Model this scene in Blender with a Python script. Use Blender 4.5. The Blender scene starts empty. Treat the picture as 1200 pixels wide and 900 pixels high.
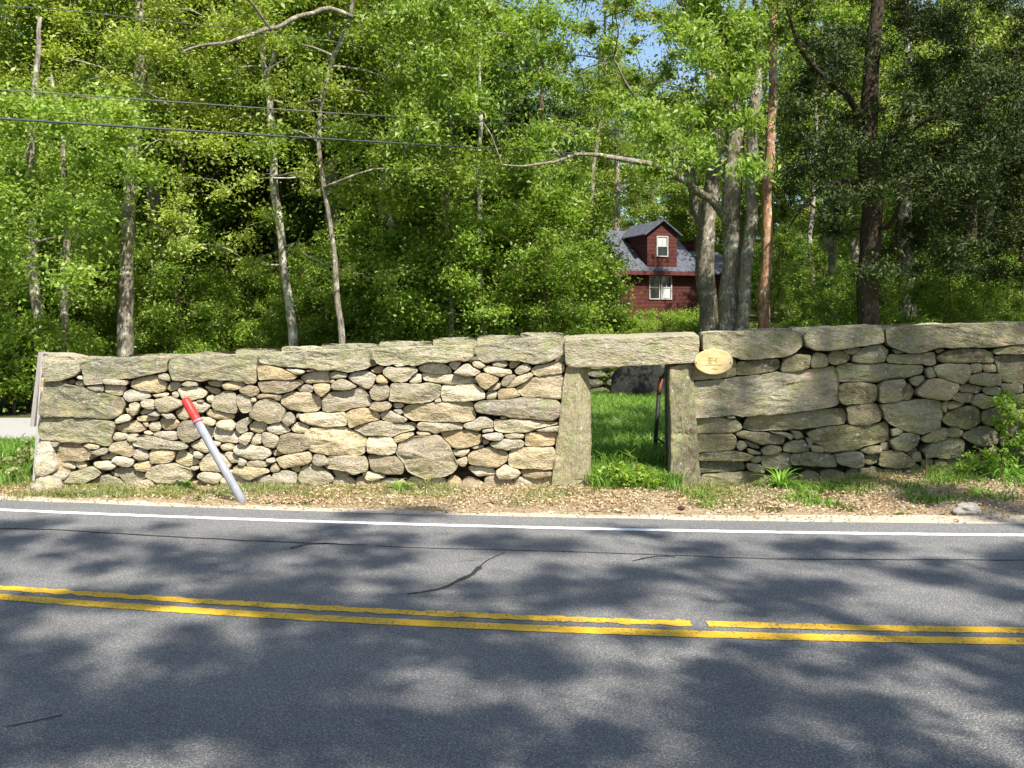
import bpy, bmesh, math, random
import numpy as np
from mathutils import Vector, Matrix, noise as mnoise
R = math.radians
scn = bpy.context.scene
COL = scn.collection
# ---------------------------------------------------------------- camera
EYE = 1.9; F = 1150.0
cam_d = bpy.data.cameras.new('camera'); cam = bpy.data.objects.new('camera', cam_d); COL.objects.link(cam)
cam.location = (0, 0, EYE); cam.rotation_euler = (R(90), 0, 0)
cam_d.sensor_width = 36; cam_d.lens = F/1200*36; cam_d.shift_y = -75/1200
cam_d.clip_start = 0.05; cam_d.clip_end = 2000
scn.camera = cam
# ---------------------------------------------------------------- light
SAZ, SEL = R(27), R(52)                      # sun: behind the camera, to the right
SUN = Vector((math.sin(SAZ)*math.cos(SEL), -math.cos(SAZ)*math.cos(SEL), math.sin(SEL)))
w = bpy.data.worlds.new('World'); scn.world = w; w.use_nodes = True
nt = w.node_tree; nt.nodes.clear()
wo = nt.nodes.new('ShaderNodeOutputWorld'); bg = nt.nodes.new('ShaderNodeBackground')
sk = nt.nodes.new('ShaderNodeTexSky'); sk.sky_type = 'NISHITA'; sk.sun_disc = False
sk.sun_elevation = SEL; sk.sun_rotation = math.atan2(SUN.x, SUN.y)
sk.air_density = 1.0; sk.dust_density = 1.2; sk.ozone_density = 1.5
bg.inputs['Strength'].default_value = 0.11
nt.links.new(sk.outputs[0], bg.inputs[0]); nt.links.new(bg.outputs[0], wo.inputs[0])
sd = bpy.data.lights.new('sun', 'SUN'); sd.energy = 5.0; sd.angle = R(0.55); sd.color = (1.0, 0.955, 0.87)
so = bpy.data.objects.new('sun', sd); COL.objects.link(so)
so.rotation_euler = SUN.to_track_quat('Z', 'Y').to_euler(); so.location = (10, -20, 30)
scn.view_settings.view_transform = 'Standard'; scn.view_settings.look = 'None'
scn.view_settings.exposure = 1.0; scn.view_settings.gamma = 1.0
scn.render.engine = 'CYCLES'
scn.cycles.max_bounces = 6; scn.cycles.diffuse_bounces = 3; scn.cycles.transmission_bounces = 4; scn.cycles.glossy_bounces = 2
# ---------------------------------------------------------------- helpers
def P(px, py, d): return Vector(((px-600)/F*d, d, EYE-(py-375)/F*d))
def GX(px, d): return (px-600)/F*d
def tag(o, label=None, cat=None, group=None, kind=None):
    if label: o['label'] = label
    if cat: o['category'] = cat
    if group: o['group'] = group
    if kind: o['kind'] = kind
    return o
def empty(name, loc=(0,0,0), **k):
    o = bpy.data.objects.new(name, None); o.location = loc; o.empty_display_size = .2
    COL.objects.link(o); return tag(o, **k)
def link(name, me, mat=None, parent=None, smooth=False, **k):
    o = bpy.data.objects.new(name, me); COL.objects.link(o)
    if mat is not None and not me.materials:
        for m in (mat if isinstance(mat, (list, tuple)) else [mat]): me.materials.append(m)
    if smooth: me.shade_smooth()
    if parent is not None:
        o.parent = parent; o.matrix_parent_inverse = parent_inv(parent)
    return tag(o, **k)
def parent_inv(p):
    m = Matrix.LocRotScale(p.location, p.rotation_euler, p.scale)
    q = p.parent
    while q is not None:
        m = Matrix.LocRotScale(q.location, q.rotation_euler, q.scale) @ m; q = q.parent
    return m.inverted()
def mesh(name, vs, fs):
    me = bpy.data.meshes.new(name); me.from_pydata([tuple(v) for v in vs], [], fs); me.update(); return me
class MB:
    def __init__(s): s.v = []; s.f = []; s.mi = []
    def add(s, vs, fs, m=0):
        b = len(s.v); s.v += [tuple(v) for v in vs]; s.f += [tuple(i+b for i in f) for f in fs]; s.mi += [m]*len(fs)
    def box(s, x0, x1, y0, y1, z0, z1, m=0):
        s.add([(x0,y0,z0),(x1,y0,z0),(x1,y1,z0),(x0,y1,z0),(x0,y0,z1),(x1,y0,z1),(x1,y1,z1),(x0,y1,z1)],
              [(0,3,2,1),(4,5,6,7),(0,1,5,4),(1,2,6,5),(2,3,7,6),(3,0,4,7)], m)
    def tube(s, pts, rads, n=8, wob=0.0, m=0, cap=True, seed=0):
        pts = [Vector(p) for p in pts]; vs = []; k = len(pts)
        up0 = Vector((0,0,1))
        for i, p in enumerate(pts):
            t = (pts[min(i+1,k-1)]-pts[max(i-1,0)]).normalized()
            a = t.cross(Vector((0.3,1,0.1))); 
            if a.length < 1e-3: a = t.cross(Vector((1,0,0)))
            a.normalize(); b = t.cross(a)
            for j in range(n):
                an = 2*math.pi*j/n
                dr = a*math.cos(an)+b*math.sin(an)
                rr = rads[i]
                if wob: rr *= 1+wob*mnoise.noise(Vector((dr.x*1.5+seed, dr.y*1.5, p.z*1.1+p.x)))*1.6
                vs.append(p+dr*rr)
        fs = [(i*n+j, i*n+(j+1)%n, (i+1)*n+(j+1)%n, (i+1)*n+j) for i in range(k-1) for j in range(n)]
        if cap: fs += [tuple(range(n-1,-1,-1)), tuple((k-1)*n+j for j in range(n))]
        s.add(vs, fs, m)
    def build(s, name, mat, parent=None, smooth=False, **k):
        me = mesh(name, s.v, s.f); o = link(name, me, mat, parent, smooth, **k)
        if any(s.mi): me.polygons.foreach_set('material_index', s.mi)
        return o
def smooth_path(pts, rads, sub=4):
    out = []; ro = []; n = len(pts); pts = [Vector(p) for p in pts]
    for i in range(n-1):
        p0 = pts[max(i-1,0)]; p1 = pts[i]; p2 = pts[i+1]; p3 = pts[min(i+2,n-1)]
        for k in range(sub):
            t = k/sub
            out.append(0.5*((2*p1)+(p2-p0)*t+(2*p0-5*p1+4*p2-p3)*t*t+(3*p1-p0-3*p2+p3)*t**3)); ro.append(rads[i]*(1-t)+rads[i+1]*t)
    out.append(pts[-1]); ro.append(rads[-1]); return out, ro
# ---------------------------------------------------------------- materials
class NT:
    def __init__(s, name):
        s.m = bpy.data.materials.new(name); s.m.use_nodes = True; s.t = s.m.node_tree; s.t.nodes.clear()
        s.out = s.n('ShaderNodeOutputMaterial')
    def n(s, t, **k):
        x = s.t.nodes.new(t)
        for a, b in k.items(): setattr(x, a, b)
        return x
    def l(s, a, b): s.t.links.new(a, b)
    def coord(s, kind='Object', scale=(1,1,1), loc=None):
        c = s.n('ShaderNodeTexCoord'); mp = s.n('ShaderNodeMapping'); mp.inputs['Scale'].default_value = scale
        s.l(c.outputs[kind], mp.inputs['Vector']); return mp.outputs[0]
    def noise(s, vec, sc, det=4, rough=.6, dist=0):
        x = s.n('ShaderNodeTexNoise'); x.inputs['Scale'].default_value = sc; x.inputs['Detail'].default_value = det
        x.inputs['Roughness'].default_value = rough; x.inputs['Distortion'].default_value = dist; s.l(vec, x.inputs['Vector']); return x.outputs['Fac']
    def ramp(s, fac, stops, interp='LINEAR'):
        x = s.n('ShaderNodeValToRGB'); x.color_ramp.interpolation = interp; e = x.color_ramp.elements
        while len(e) > 1: e.remove(e[-1])
        e[0].position = stops[0][0]; e[0].color = tuple(stops[0][1])+(1,)
        for p, c in stops[1:]:
            q = e.new(p); q.color = tuple(c)+(1,)
        s.l(fac, x.inputs[0]); return x.outputs[0]
    def mix(s, fac, a, b, mode='MIX'):
        x = s.n('ShaderNodeMix', data_type='RGBA', blend_type=mode)
        for v, i in ((fac,0),(a,6),(b,7)):
            if isinstance(v, (int,float)): x.inputs[i].default_value = v
            elif isinstance(v, tuple): x.inputs[i].default_value = v+(1,) if len(v)==3 else v
            else: s.l(v, x.inputs[i])
        return x.outputs[2]
    def math(s, op, a, b=0.0, c=None):
        x = s.n('ShaderNodeMath', operation=op)
        for i, v in enumerate((a, b) if c is None else (a, b, c)):
            if isinstance(v, (int,float)): x.inputs[i].default_value = v
            else: s.l(v, x.inputs[i])
        return x.outputs[0]
    def bump(s, h, strength=.5, dist=.02):
        x = s.n('ShaderNodeBump'); x.inputs['Strength'].default_value = strength; x.inputs['Distance'].default_value = dist
        s.l(h, x.inputs['Height']); return x.outputs[0]
    def pr(s, col, rough=.9, normal=None, spec=.3, metal=0):
        b = s.n('ShaderNodeBsdfPrincipled')
        if isinstance(col, tuple): b.inputs['Base Color'].default_value = col+(1,)
        else: s.l(col, b.inputs['Base Color'])
        if isinstance(rough, (int,float)): b.inputs['Roughness'].default_value = rough
        else: s.l(rough, b.inputs['Roughness'])
        b.inputs['Specular IOR Level'].default_value = spec; b.inputs['Metallic'].default_value = metal
        if normal is not None: s.l(normal, b.inputs['Normal'])
        s.l(b.outputs[0], s.out.inputs[0]); return b
G3 = lambda v: (v, v, v)
def mat_stone(name, pal, lichen, lam, chip=.42, lay_sc=(1,1,2.6)):
    s = NT(name); oi = s.n('ShaderNodeObjectInfo')
    base = s.ramp(oi.outputs['Random'], pal)
    wn = s.n('ShaderNodeTexWhiteNoise', noise_dimensions='1D'); s.l(s.math('MULTIPLY', oi.outputs['Random'], 91.7), wn.inputs['W'])
    base = s.mix(1.0, base, s.ramp(wn.outputs['Value'], [(0,(.60,.60,.62)),(.3,(.86,.86,.86)),(.7,(1.04,1.03,1.0)),(1,(1.24,1.23,1.18))]), 'MULTIPLY')
    tc = s.n('ShaderNodeTexCoord'); mp = s.n('ShaderNodeMapping'); mp.inputs['Scale'].default_value = (1,1,1)
    cx = s.n('ShaderNodeCombineXYZ')
    s.l(s.math('MULTIPLY', oi.outputs['Random'], 0.5), cx.inputs[1]); s.l(s.math('MULTIPLY_ADD', oi.outputs['Random'], 0.7, -.3), cx.inputs[1])
    s.l(tc.outputs['Object'], mp.inputs['Vector']); s.l(cx.outputs[0], mp.inputs['Rotation'])
    v = mp.outputs[0]
    mp2 = s.n('ShaderNodeMapping'); mp2.inputs['Scale'].default_value = lay_sc; s.l(v, mp2.inputs['Vector'])
    big = s.noise(v, 3.0, 5, .6); mid = s.noise(v, 14, 5, .65); fine = s.noise(v, 70, 4, .7)
    lay = s.noise(mp2.outputs[0], 7, 6, .68, .6)
    c = s.mix(s.ramp(mid, [(.3,G3(0)),(.7,G3(1))]), base, s.mix(1.0, base, (.78,.70,.58), 'MULTIPLY'))
    c = s.mix(s.ramp(fine, [(.36,G3(.75)),(.52,G3(0))]), c, s.mix(1.0, c, (.50,.45,.38), 'MULTIPLY'))
    rust = s.math('MULTIPLY', s.ramp(big, [(.47,G3(0)),(.70,G3(1))]), .62)
    c = s.mix(rust, c, (.50,.39,.24))
    li = s.noise(s.coord('Object', (1,1,1)), 5.5, 6, .7, .3)
    c = s.mix(s.ramp(li, [(.54-lichen*.14,G3(0)),(.68-lichen*.1,G3(.8))]), c, (.235,.25,.115))
    wl = s.noise(s.coord('Object', (1,1,1)), 21, 5, .7, .5)
    c = s.mix(s.ramp(wl, [(.60,G3(0)),(.68,G3(.7))]), c, (.60,.60,.54))
    dk = s.noise(v, 9, 7, .75)
    c = s.mix(s.ramp(dk, [(.24,G3(.8)),(.42,G3(0))]), c, (.10,.095,.085))
    crack = s.ramp(lay, [(.35,G3(0)),(.47,G3(1))])
    c = s.mix(1.0, c, s.mix(s.ramp(lay, [(.30,G3(1)),(.44,G3(0))]), (1,1,1), (.5,.46,.4)), 'MULTIPLY')
    pit = s.n('ShaderNodeTexVoronoi'); pit.inputs['Scale'].default_value = 26; s.l(mp2.outputs[0], pit.inputs['Vector'])
    h = s.math('ADD', s.math('ADD', s.math('MULTIPLY', lay, lam), s.math('MULTIPLY', fine, .4)), s.math('MULTIPLY', mid, .55))
    h = s.math('ADD', h, s.math('MULTIPLY', pit.outputs['Distance'], .25))
    mpd = s.n('ShaderNodeMix', data_type='VECTOR'); nzv = s.n('ShaderNodeTexNoise'); nzv.inputs['Scale'].default_value = 6; s.l(v, nzv.inputs['Vector'])
    mpd.inputs[0].default_value = .12; s.l(mp2.outputs[0], mpd.inputs[4]); s.l(nzv.outputs['Color'], mpd.inputs[5])
    chp = s.n('ShaderNodeTexVoronoi'); chp.inputs['Scale'].default_value = 7.5; s.l(mpd.outputs[1], chp.inputs['Vector'])
    che = s.n('ShaderNodeTexVoronoi', feature='DISTANCE_TO_EDGE'); che.inputs['Scale'].default_value = 5; s.l(mpd.outputs[1], che.inputs['Vector'])
    h = s.math('ADD', h, s.math('MULTIPLY', chp.outputs['Distance'], chip))
    c = s.mix(s.ramp(che.outputs['Distance'], [(.0,G3(.65)),(.022,G3(0))]), c, s.mix(1.0, c, (.42,.38,.32), 'MULTIPLY'))
    s.pr(c, .93, s.bump(h, .95, .028), .15)
    return s.m
M = {}
tan = [(0,(.47,.42,.31)),(.16,(.53,.50,.41)),(.32,(.54,.44,.29)),(.46,(.42,.40,.32)),(.60,(.60,.56,.44)),(.74,(.49,.39,.24)),(.86,(.45,.43,.37)),(1,(.62,.60,.51))]
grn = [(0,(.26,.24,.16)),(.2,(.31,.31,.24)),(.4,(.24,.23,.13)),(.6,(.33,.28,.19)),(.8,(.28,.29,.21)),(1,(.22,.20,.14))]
gry = [(0,(.33,.32,.23)),(.5,(.39,.38,.30)),(1,(.34,.33,.27))]
M['stone_tan'] = mat_stone('stone_tan', tan, .14, .7)
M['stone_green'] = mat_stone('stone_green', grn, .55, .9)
M['stone_grey'] = mat_stone('stone_grey', gry, .40, .6, .3)
M['stone_jamb'] = mat_stone('stone_jamb', [(0,(.34,.31,.22)),(1,(.38,.34,.27))], .75, .4, .2, (3.2,1,.8))
M['stone_lintel'] = mat_stone('stone_lintel', [(0,(.42,.40,.31)),(1,(.46,.43,.35))], .45, .5, .25, (.8,1,2.6))
M['stone_painted_shade'] = mat_stone('stone_painted_shade', [(0,(.11,.11,.095)),(1,(.20,.19,.165))], .3, .8)  # stone with a darkened base, shade of the back wall painted in
def mat_simple(name, col, rough=.8, sc=30, var=.25, bumps=.3, bd=.01, metal=0, spec=.3, stretch=(1,1,1)):
    s = NT(name); v = s.coord('Object', stretch); n = s.noise(v, sc, 5, .65)
    c = s.mix(s.ramp(n, [(.3,G3(0)),(.7,G3(1))]), tuple(x*(1-var) for x in col), tuple(min(1,x*(1+var)) for x in col))
    s.pr(c, rough, s.bump(n, bumps, bd), spec, metal); return s.m
def mat_leaf(name, cols, trans=.5, rough=.45, patch=1.2):
    s = NT(name); g = s.n('ShaderNodeNewGeometry')
    c = s.ramp(g.outputs['Random Per Island'], [(i/(len(cols)-1), c) for i, c in enumerate(cols)])
    pn = s.noise(s.coord('Object'), patch, 3, .5)
    c = s.mix(s.ramp(pn, [(.35,G3(0)),(.65,G3(.6))]), c, s.mix(1.0, c, (.72,.9,.9), 'MULTIPLY'))
    b = s.n('ShaderNodeBsdfPrincipled'); b.inputs['Roughness'].default_value = rough; b.inputs['Specular IOR Level'].default_value = .4
    s.l(c, b.inputs['Base Color'])
    t = s.n('ShaderNodeBsdfTranslucent'); s.l(s.mix(1.0, c, (1.15,1.25,.55), 'MULTIPLY'), t.inputs[0])
    mx = s.n('ShaderNodeMixShader'); mx.inputs[0].default_value = trans
    s.l(b.outputs[0], mx.inputs[1]); s.l(t.outputs[0], mx.inputs[2]); s.l(mx.outputs[0], s.out.inputs[0]); return s.m
M['leaf_maple'] = mat_leaf('leaf_maple', [(.18,.26,.035),(.29,.39,.062),(.40,.48,.11)])
M['leaf_oak'] = mat_leaf('leaf_oak', [(.27,.32,.05),(.40,.45,.09),(.52,.54,.17)])
M['leaf_mid'] = mat_leaf('leaf_mid', [(.15,.21,.03),(.26,.33,.052),(.37,.43,.10)])
M['leaf_dark'] = mat_leaf('leaf_dark', [(.02,.05,.012),(.045,.085,.02),(.07,.11,.025)], .2)
M['leaf_cedar'] = mat_leaf('leaf_cedar', [(.022,.040,.009),(.045,.07,.014),(.09,.112,.02)], .15, .75)
M['leaf_bush'] = mat_leaf('leaf_bush', [(.19,.29,.03),(.30,.42,.055),(.42,.50,.09)])
M['grass'] = mat_leaf('grass', [(.08,.16,.025),(.17,.30,.045),(.30,.42,.09),(.22,.33,.05)], .5, .4, 2.5)
M['grass_dry'] = mat_leaf('grass_dry', [(.14,.20,.04),(.26,.26,.08),(.42,.36,.18)], .3)
M['lily'] = mat_leaf('lily', [(.16,.30,.03),(.24,.42,.05)], .4)
M['litter_leaf'] = mat_leaf('litter_leaf', [(.20,.11,.06),(.38,.25,.13),(.50,.38,.22),(.60,.50,.34),(.40,.27,.15),(.26,.14,.08)], .15, .8)
def mat_bark(name, a, b, c, sc=6, patch=.5):
    s = NT(name); v = s.coord('Object', (3,3,.7)); v2 = s.coord('Object', (1,1,.8))
    n = s.noise(v, sc*1.6, 6, .7, .3); p = s.noise(v2, 5, 5, .7)
    col = s.mix(s.ramp(n, [(.36,G3(0)),(.62,G3(1))]), a, b)
    col = s.mix(s.ramp(p, [(patch,G3(0)),(patch+.08,G3(.9))]), col, c)
    s.pr(col, .95, s.bump(n, 1.0, .03), .1); return s.m
M['bark_grey'] = mat_bark('bark_grey', (.09,.075,.055), (.30,.26,.20), (.48,.46,.38), 6, .54)
M['bark_pale'] = mat_bark('bark_pale', (.10,.085,.06), (.34,.31,.24), (.52,.50,.42), 7, .47)
M['bark_dark'] = mat_bark('bark_dark', (.022,.017,.012), (.085,.065,.045), (.14,.12,.09), 6, .62)
M['bark_brown'] = mat_bark('bark_brown', (.05,.035,.022), (.17,.125,.08), (.26,.25,.19), 5, .60)
M['bark_red'] = mat_bark('bark_red', (.30,.14,.075), (.52,.32,.20), (.66,.56,.46), 3, .53)
# ================================================================ SETTING
def edge_far(x):                             # far white line
    xc = max(-9, min(8, x)); y = 9.0-0.115*xc+0.0085*xc*xc
    return y + (x-xc)*((-0.115+0.017*xc))
def centre(x):
    xc = max(-6, min(6, x)); y = 6.17-0.135*xc+0.0155*xc*xc
    return y + (x-xc)*((-0.115+0.017*xc))
def sstep(a, b, t):
    t = max(0, min(1, (t-a)/(b-a))); return t*t*(3-2*t)
def wbase(x): return -0.05+0.21*sstep(2.2, 5.6, x)
def gz(x, y):
    ye = edge_far(x)+.45
    if y < ye: return -0.03 if y > -1 else -0.03+0.10*sstep(-1,-6,y)
    t = (y-ye)/max(.5, 11.4-ye)
    if t < 1: z = -0.012 + (wbase(x)+.012)*sstep(0, 1, t) + (.03*mnoise.noise(Vector((x*1.3, y*1.3, 0)))+.02*mnoise.noise(Vector((x*4, y*4, 0))))*min(1,t*3)
    else: z = wbase(x)*(1-sstep(11.5, 15, y)) + 0.015*mnoise.noise(Vector((x*1.3, y*1.3, 0)))
    z += 1.45*sstep(22, 44, y) + 2.5*sstep(44, 110, y)
    if y > 25: z += .25*mnoise.noise(Vector((x*.12, y*.12, 3)))*sstep(25,35,y)
    return z
def sheet(name, xs, yf, dz, mat, parent=None, **k):
    """xs: x values, yf(x) -> list of y"""
    vs = []; rows = []
    for x in xs:
        ys = yf(x); rows.append(len(ys))
        for y in ys: vs.append((x, y, dz(x, y)))
    n = rows[0]; fs = [(i*n+j, (i+1)*n+j, (i+1)*n+j+1, i*n+j+1) for i in range(len(xs)-1) for j in range(n-1)]
    return link(name, mesh(name, vs, fs), mat, parent, True, **k)
def frange(a, b, n): return [a+(b-a)*i/(n-1) for i in range(n)]
def nonuni(lst):
    out = []
    for a, b, st in lst:
        n = max(1, int(round((b-a)/st))); out += [a+(b-a)*i/n for i in range(n)]
    return out+[lst[-1][1]]
# forest floor
s = NT('forest_floor'); v = s.coord()
n1 = s.noise(v, 1.1, 5); n2 = s.noise(v, 18, 5, .7)
c = s.mix(s.ramp(n1, [(.42,G3(0)),(.58,G3(1))]), (.15,.10,.055), (.07,.12,.025)); c = s.mix(s.ramp(n2,[(.35,G3(.7)),(.6,G3(0))]), c, (.045,.035,.02))
s.pr(c, .95, s.bump(n2, 1, .05), .1); M['floor'] = s.m
gx = nonuni([(-400,-60,40),(-60,-16,4),(-16,16,.4),(16,60,4),(60,400,40)]); gy = nonuni([(-400,-40,40),(-40,0,4),(0,8,1),(8,14,.25),(14,30,1),(30,110,4),(110,600,70)])
sheet('ground', gx, lambda x: gy, lambda x,y: gz(x,y)-.006, M['floor'], kind='structure')
# asphalt
s = NT('asphalt'); v = s.coord(); v5 = s.coord('Object', (1,2.2,1))
fine = s.noise(v, 80, 4, .85); big = s.noise(s.coord('Object', (.25,1.2,1)), 1.3, 4); vor = s.n('ShaderNodeTexVoronoi'); vor.inputs['Scale'].default_value = 75; s.l(v, vor.inputs['Vector'])
spk = s.n('ShaderNodeTexVoronoi'); spk.inputs['Scale'].default_value = 62; s.l(v5, spk.inputs['Vector'])
c = s.mix(s.ramp(fine, [(.34,G3(0)),(.66,G3(1))]), (.05,.05,.05), (.27,.265,.25))
c = s.mix(s.ramp(spk.outputs['Distance'], [(.16,G3(.95)),(.34,G3(0))]), c, (.52,.50,.46))
c = s.mix(s.ramp(big, [(.35,G3(0)),(.62,G3(.6))]), c, s.mix(1.0, c, (.72,.72,.75), 'MULTIPLY'))
st = s.noise(s.coord('Object',(.8,1.5,1)), 2.7, 5, .7); c = s.mix(s.ramp(st, [(.60,G3(0)),(.72,G3(.55))]), c, (.05,.05,.052))
h = s.math('ADD', fine, s.math('MULTIPLY', vor.outputs['Distance'], 1.0))
s.pr(c, .85, s.bump(h, .8, .008), .3); M['asphalt'] = s.m
xs = nonuni([(-150,-20,10),(-20,20,.4),(20,150,10)])
road = sheet('road', xs, lambda x: [edge_far(x)-6.3+ (6.3+.5)*t for t in frange(0,1,22)][:-1]+[edge_far(x)+.5+.035*mnoise.noise(Vector((x*3,0,0)))+.03*mnoise.noise(Vector((x*11,0,5)))],
      lambda x,y: 0.0, M['asphalt'], kind='structure')
def paint(name, col, wear):
    s = NT(name); v = s.coord(); n = s.noise(v, 45, 4, .75); n2 = s.noise(v, 4, 4, .7)
    m = s.math('ADD', s.math('MULTIPLY', n, .75), s.math('MULTIPLY', n2, .35))
    c = s.mix(s.ramp(m, [(wear,G3(1)),(wear+.06,G3(0))]), col, (.12,.115,.10))
    s.pr(c, .6, s.bump(n, .4, .004), .3); return s.m
M['white_paint'] = paint('white_paint', (.80,.80,.78), .42); M['yellow_paint'] = paint('yellow_paint', (.70,.41,.025), .455)
def line(name, cf, off, wd, mat, x0, x1, z=.004, st=.035, rag=.006, **k):
    vs = []; fs = []; n = int((x1-x0)/st)
    for i in range(n+1):
        x = x0+(x1-x0)*i/n; y = cf(x)+off
        j1 = rag*(mnoise.noise(Vector((x*9,off,1)))+.6*mnoise.noise(Vector((x*31,off,2)))); j2 = rag*(mnoise.noise(Vector((x*9,off,7)))+.6*mnoise.noise(Vector((x*31,off,8))))
        vs += [(x, y-wd/2+j1, z), (x, y+wd/2+j2, z)]
    fs = [(2*i, 2*i+2, 2*i+3, 2*i+1) for i in range(n)]
    return link(name, mesh(name, vs, fs), mat, road, **k)
line('edge_line', edge_far, 0, .10, M['white_paint'], -60, 60, rag=.012)
line('centre_line', centre, -.11, .125, M['yellow_paint'], -12, 12, rag=.012)
line('centre_line', centre, .10, .105, M['yellow_paint'], -12, 1.12, rag=.035)
line('centre_line', centre, .10, .115, M['yellow_paint'], 1.22, 12, rag=.016)
M['tar'] = mat_simple('tar', (.025,.025,.025), .6, 60, .3)
def crack(pts, wd, sub=14, nm='crack'):
    ps, rr = smooth_path([((px-600)/F*(F*EYE/(py-375)), F*EYE/(py-375), .0035) for px, py in pts], [wd]*len(pts), sub)
    vs = []
    for i, p in enumerate(ps):
        t = (ps[min(i+1,len(ps)-1)]-ps[max(i-1,0)]).normalized(); nrm = Vector((-t.y, t.x, 0))
        q = p+nrm*(.018*mnoise.noise(p*5)+.008*mnoise.noise(p*23)); wv = wd*(.55+.6*abs(mnoise.noise(p*7)))*(.25 if i in (0,len(ps)-1) else 1)
        vs += [(q-nrm*wv)[:], (q+nrm*wv)[:]]
    link(nm, mesh(nm, vs, [(2*i,2*i+2,2*i+3,2*i+1) for i in range(len(ps)-1)]), M['tar'], road)
crack([(-40,619),(60,621),(180,628),(300,634),(430,639)], .022)
crack([(440,640),(520,643),(640,646),(760,650),(900,655),(1060,656),(1240,657)], .012, 20)
crack([(340,643),(362,638),(395,637)], .03); crack([(478,697),(515,690),(545,677),(563,664)], .028, 10, 'tar_patch')
crack([(563,664),(575,655),(592,648)], .010); crack([(740,658),(770,652),(792,653)], .014); crack([(8,852),(40,845),(75,838)], .008)
# verge: litter and sand
s = NT('verge_soil'); v = s.coord(); n1 = s.noise(v, 26, 6, .75); n2 = s.noise(v, 2.2, 4); n3 = s.noise(v, 80, 3, .7)
c = s.ramp(n1, [(.30,(.13,.08,.045)),(.42,(.32,.22,.13)),(.54,(.50,.39,.26)),(.68,(.62,.54,.42))])
c = s.mix(s.ramp(n2, [(.42,G3(0)),(.62,G3(.55))]), c, (.36,.27,.15)); c = s.mix(s.ramp(n3,[(.34,G3(.6)),(.46,G3(0))]), c, (.12,.08,.05))
s.pr(c, .95, s.bump(s.math('ADD', n1, s.math('MULTIPLY', n3, .4)), 1, .03), .1); M['verge'] = s.m
s = NT('sand'); v = s.coord(); n1 = s.noise(v, 60, 5, .7); n2 = s.noise(v, 5, 4)
c = s.mix(s.ramp(n1,[(.35,G3(0)),(.65,G3(1))]), (.40,.32,.22), (.60,.54,.43)); c = s.mix(s.ramp(n2,[(.55,G3(0)),(.7,G3(.7))]), c, (.36,.23,.12))
s.pr(c, .95, s.bump(n1, .8, .01), .1); M['sand'] = s.m
vx = nonuni([(-60,-12,4),(-12,12,.12),(12,60,4)])
sheet('verge', vx, lambda x: [edge_far(x)+.38+(11.75-edge_far(x)-.38)*t for t in frange(0,1,26)], lambda x,y: gz(x,y), M['verge'], kind='structure')
sheet('sand_strip', vx, lambda x: [edge_far(x)+.49+t*(.20+.16*sstep(0,3,x)+.10*mnoise.noise(Vector((x*1.1,2,2)))+.07*mnoise.noise(Vector((x*5,0,9)))) for t in (0,.5,1)], lambda x,y: gz(x,y)+.009, M['sand'], kind='structure')
# driveway at the far left
s = NT('driveway_asphalt'); v = s.coord(); n1 = s.noise(v, 50, 4, .7)
s.pr(s.mix(n1, (.26,.25,.24), (.38,.37,.35)), .9, s.bump(n1, .4, .01), .2)
sheet('driveway', frange(-40,-7,40), lambda x: [14.6+2.2*sstep(-14,-30,x)*0+ .25*math.sin(x*.5)+t*4.1 for t in frange(0,1,8)], lambda x,y: gz(x,y)+.012, s.m, kind='structure')
# grassy soil inside the pound and at the left corner
s = NT('turf'); v = s.coord(); n1 = s.noise(v, 30, 5, .7); s.pr(s.mix(n1, (.035,.085,.015), (.09,.17,.03)), .95, s.bump(n1, 1, .03), .1); M['turf'] = s.m
sheet('lawn', frange(-5.2,9,30), lambda x: [11.9+t*11 for t in frange(0,1,20)], lambda x,y: gz(x,y)+.004, M['turf'], kind='structure')
sheet('grass_bank', frange(-30,-5.9,40), lambda x: [11.3+t*3.4 for t in frange(0,1,10)], lambda x,y: gz(x,y)+.005, M['turf'], kind='structure')
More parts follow.
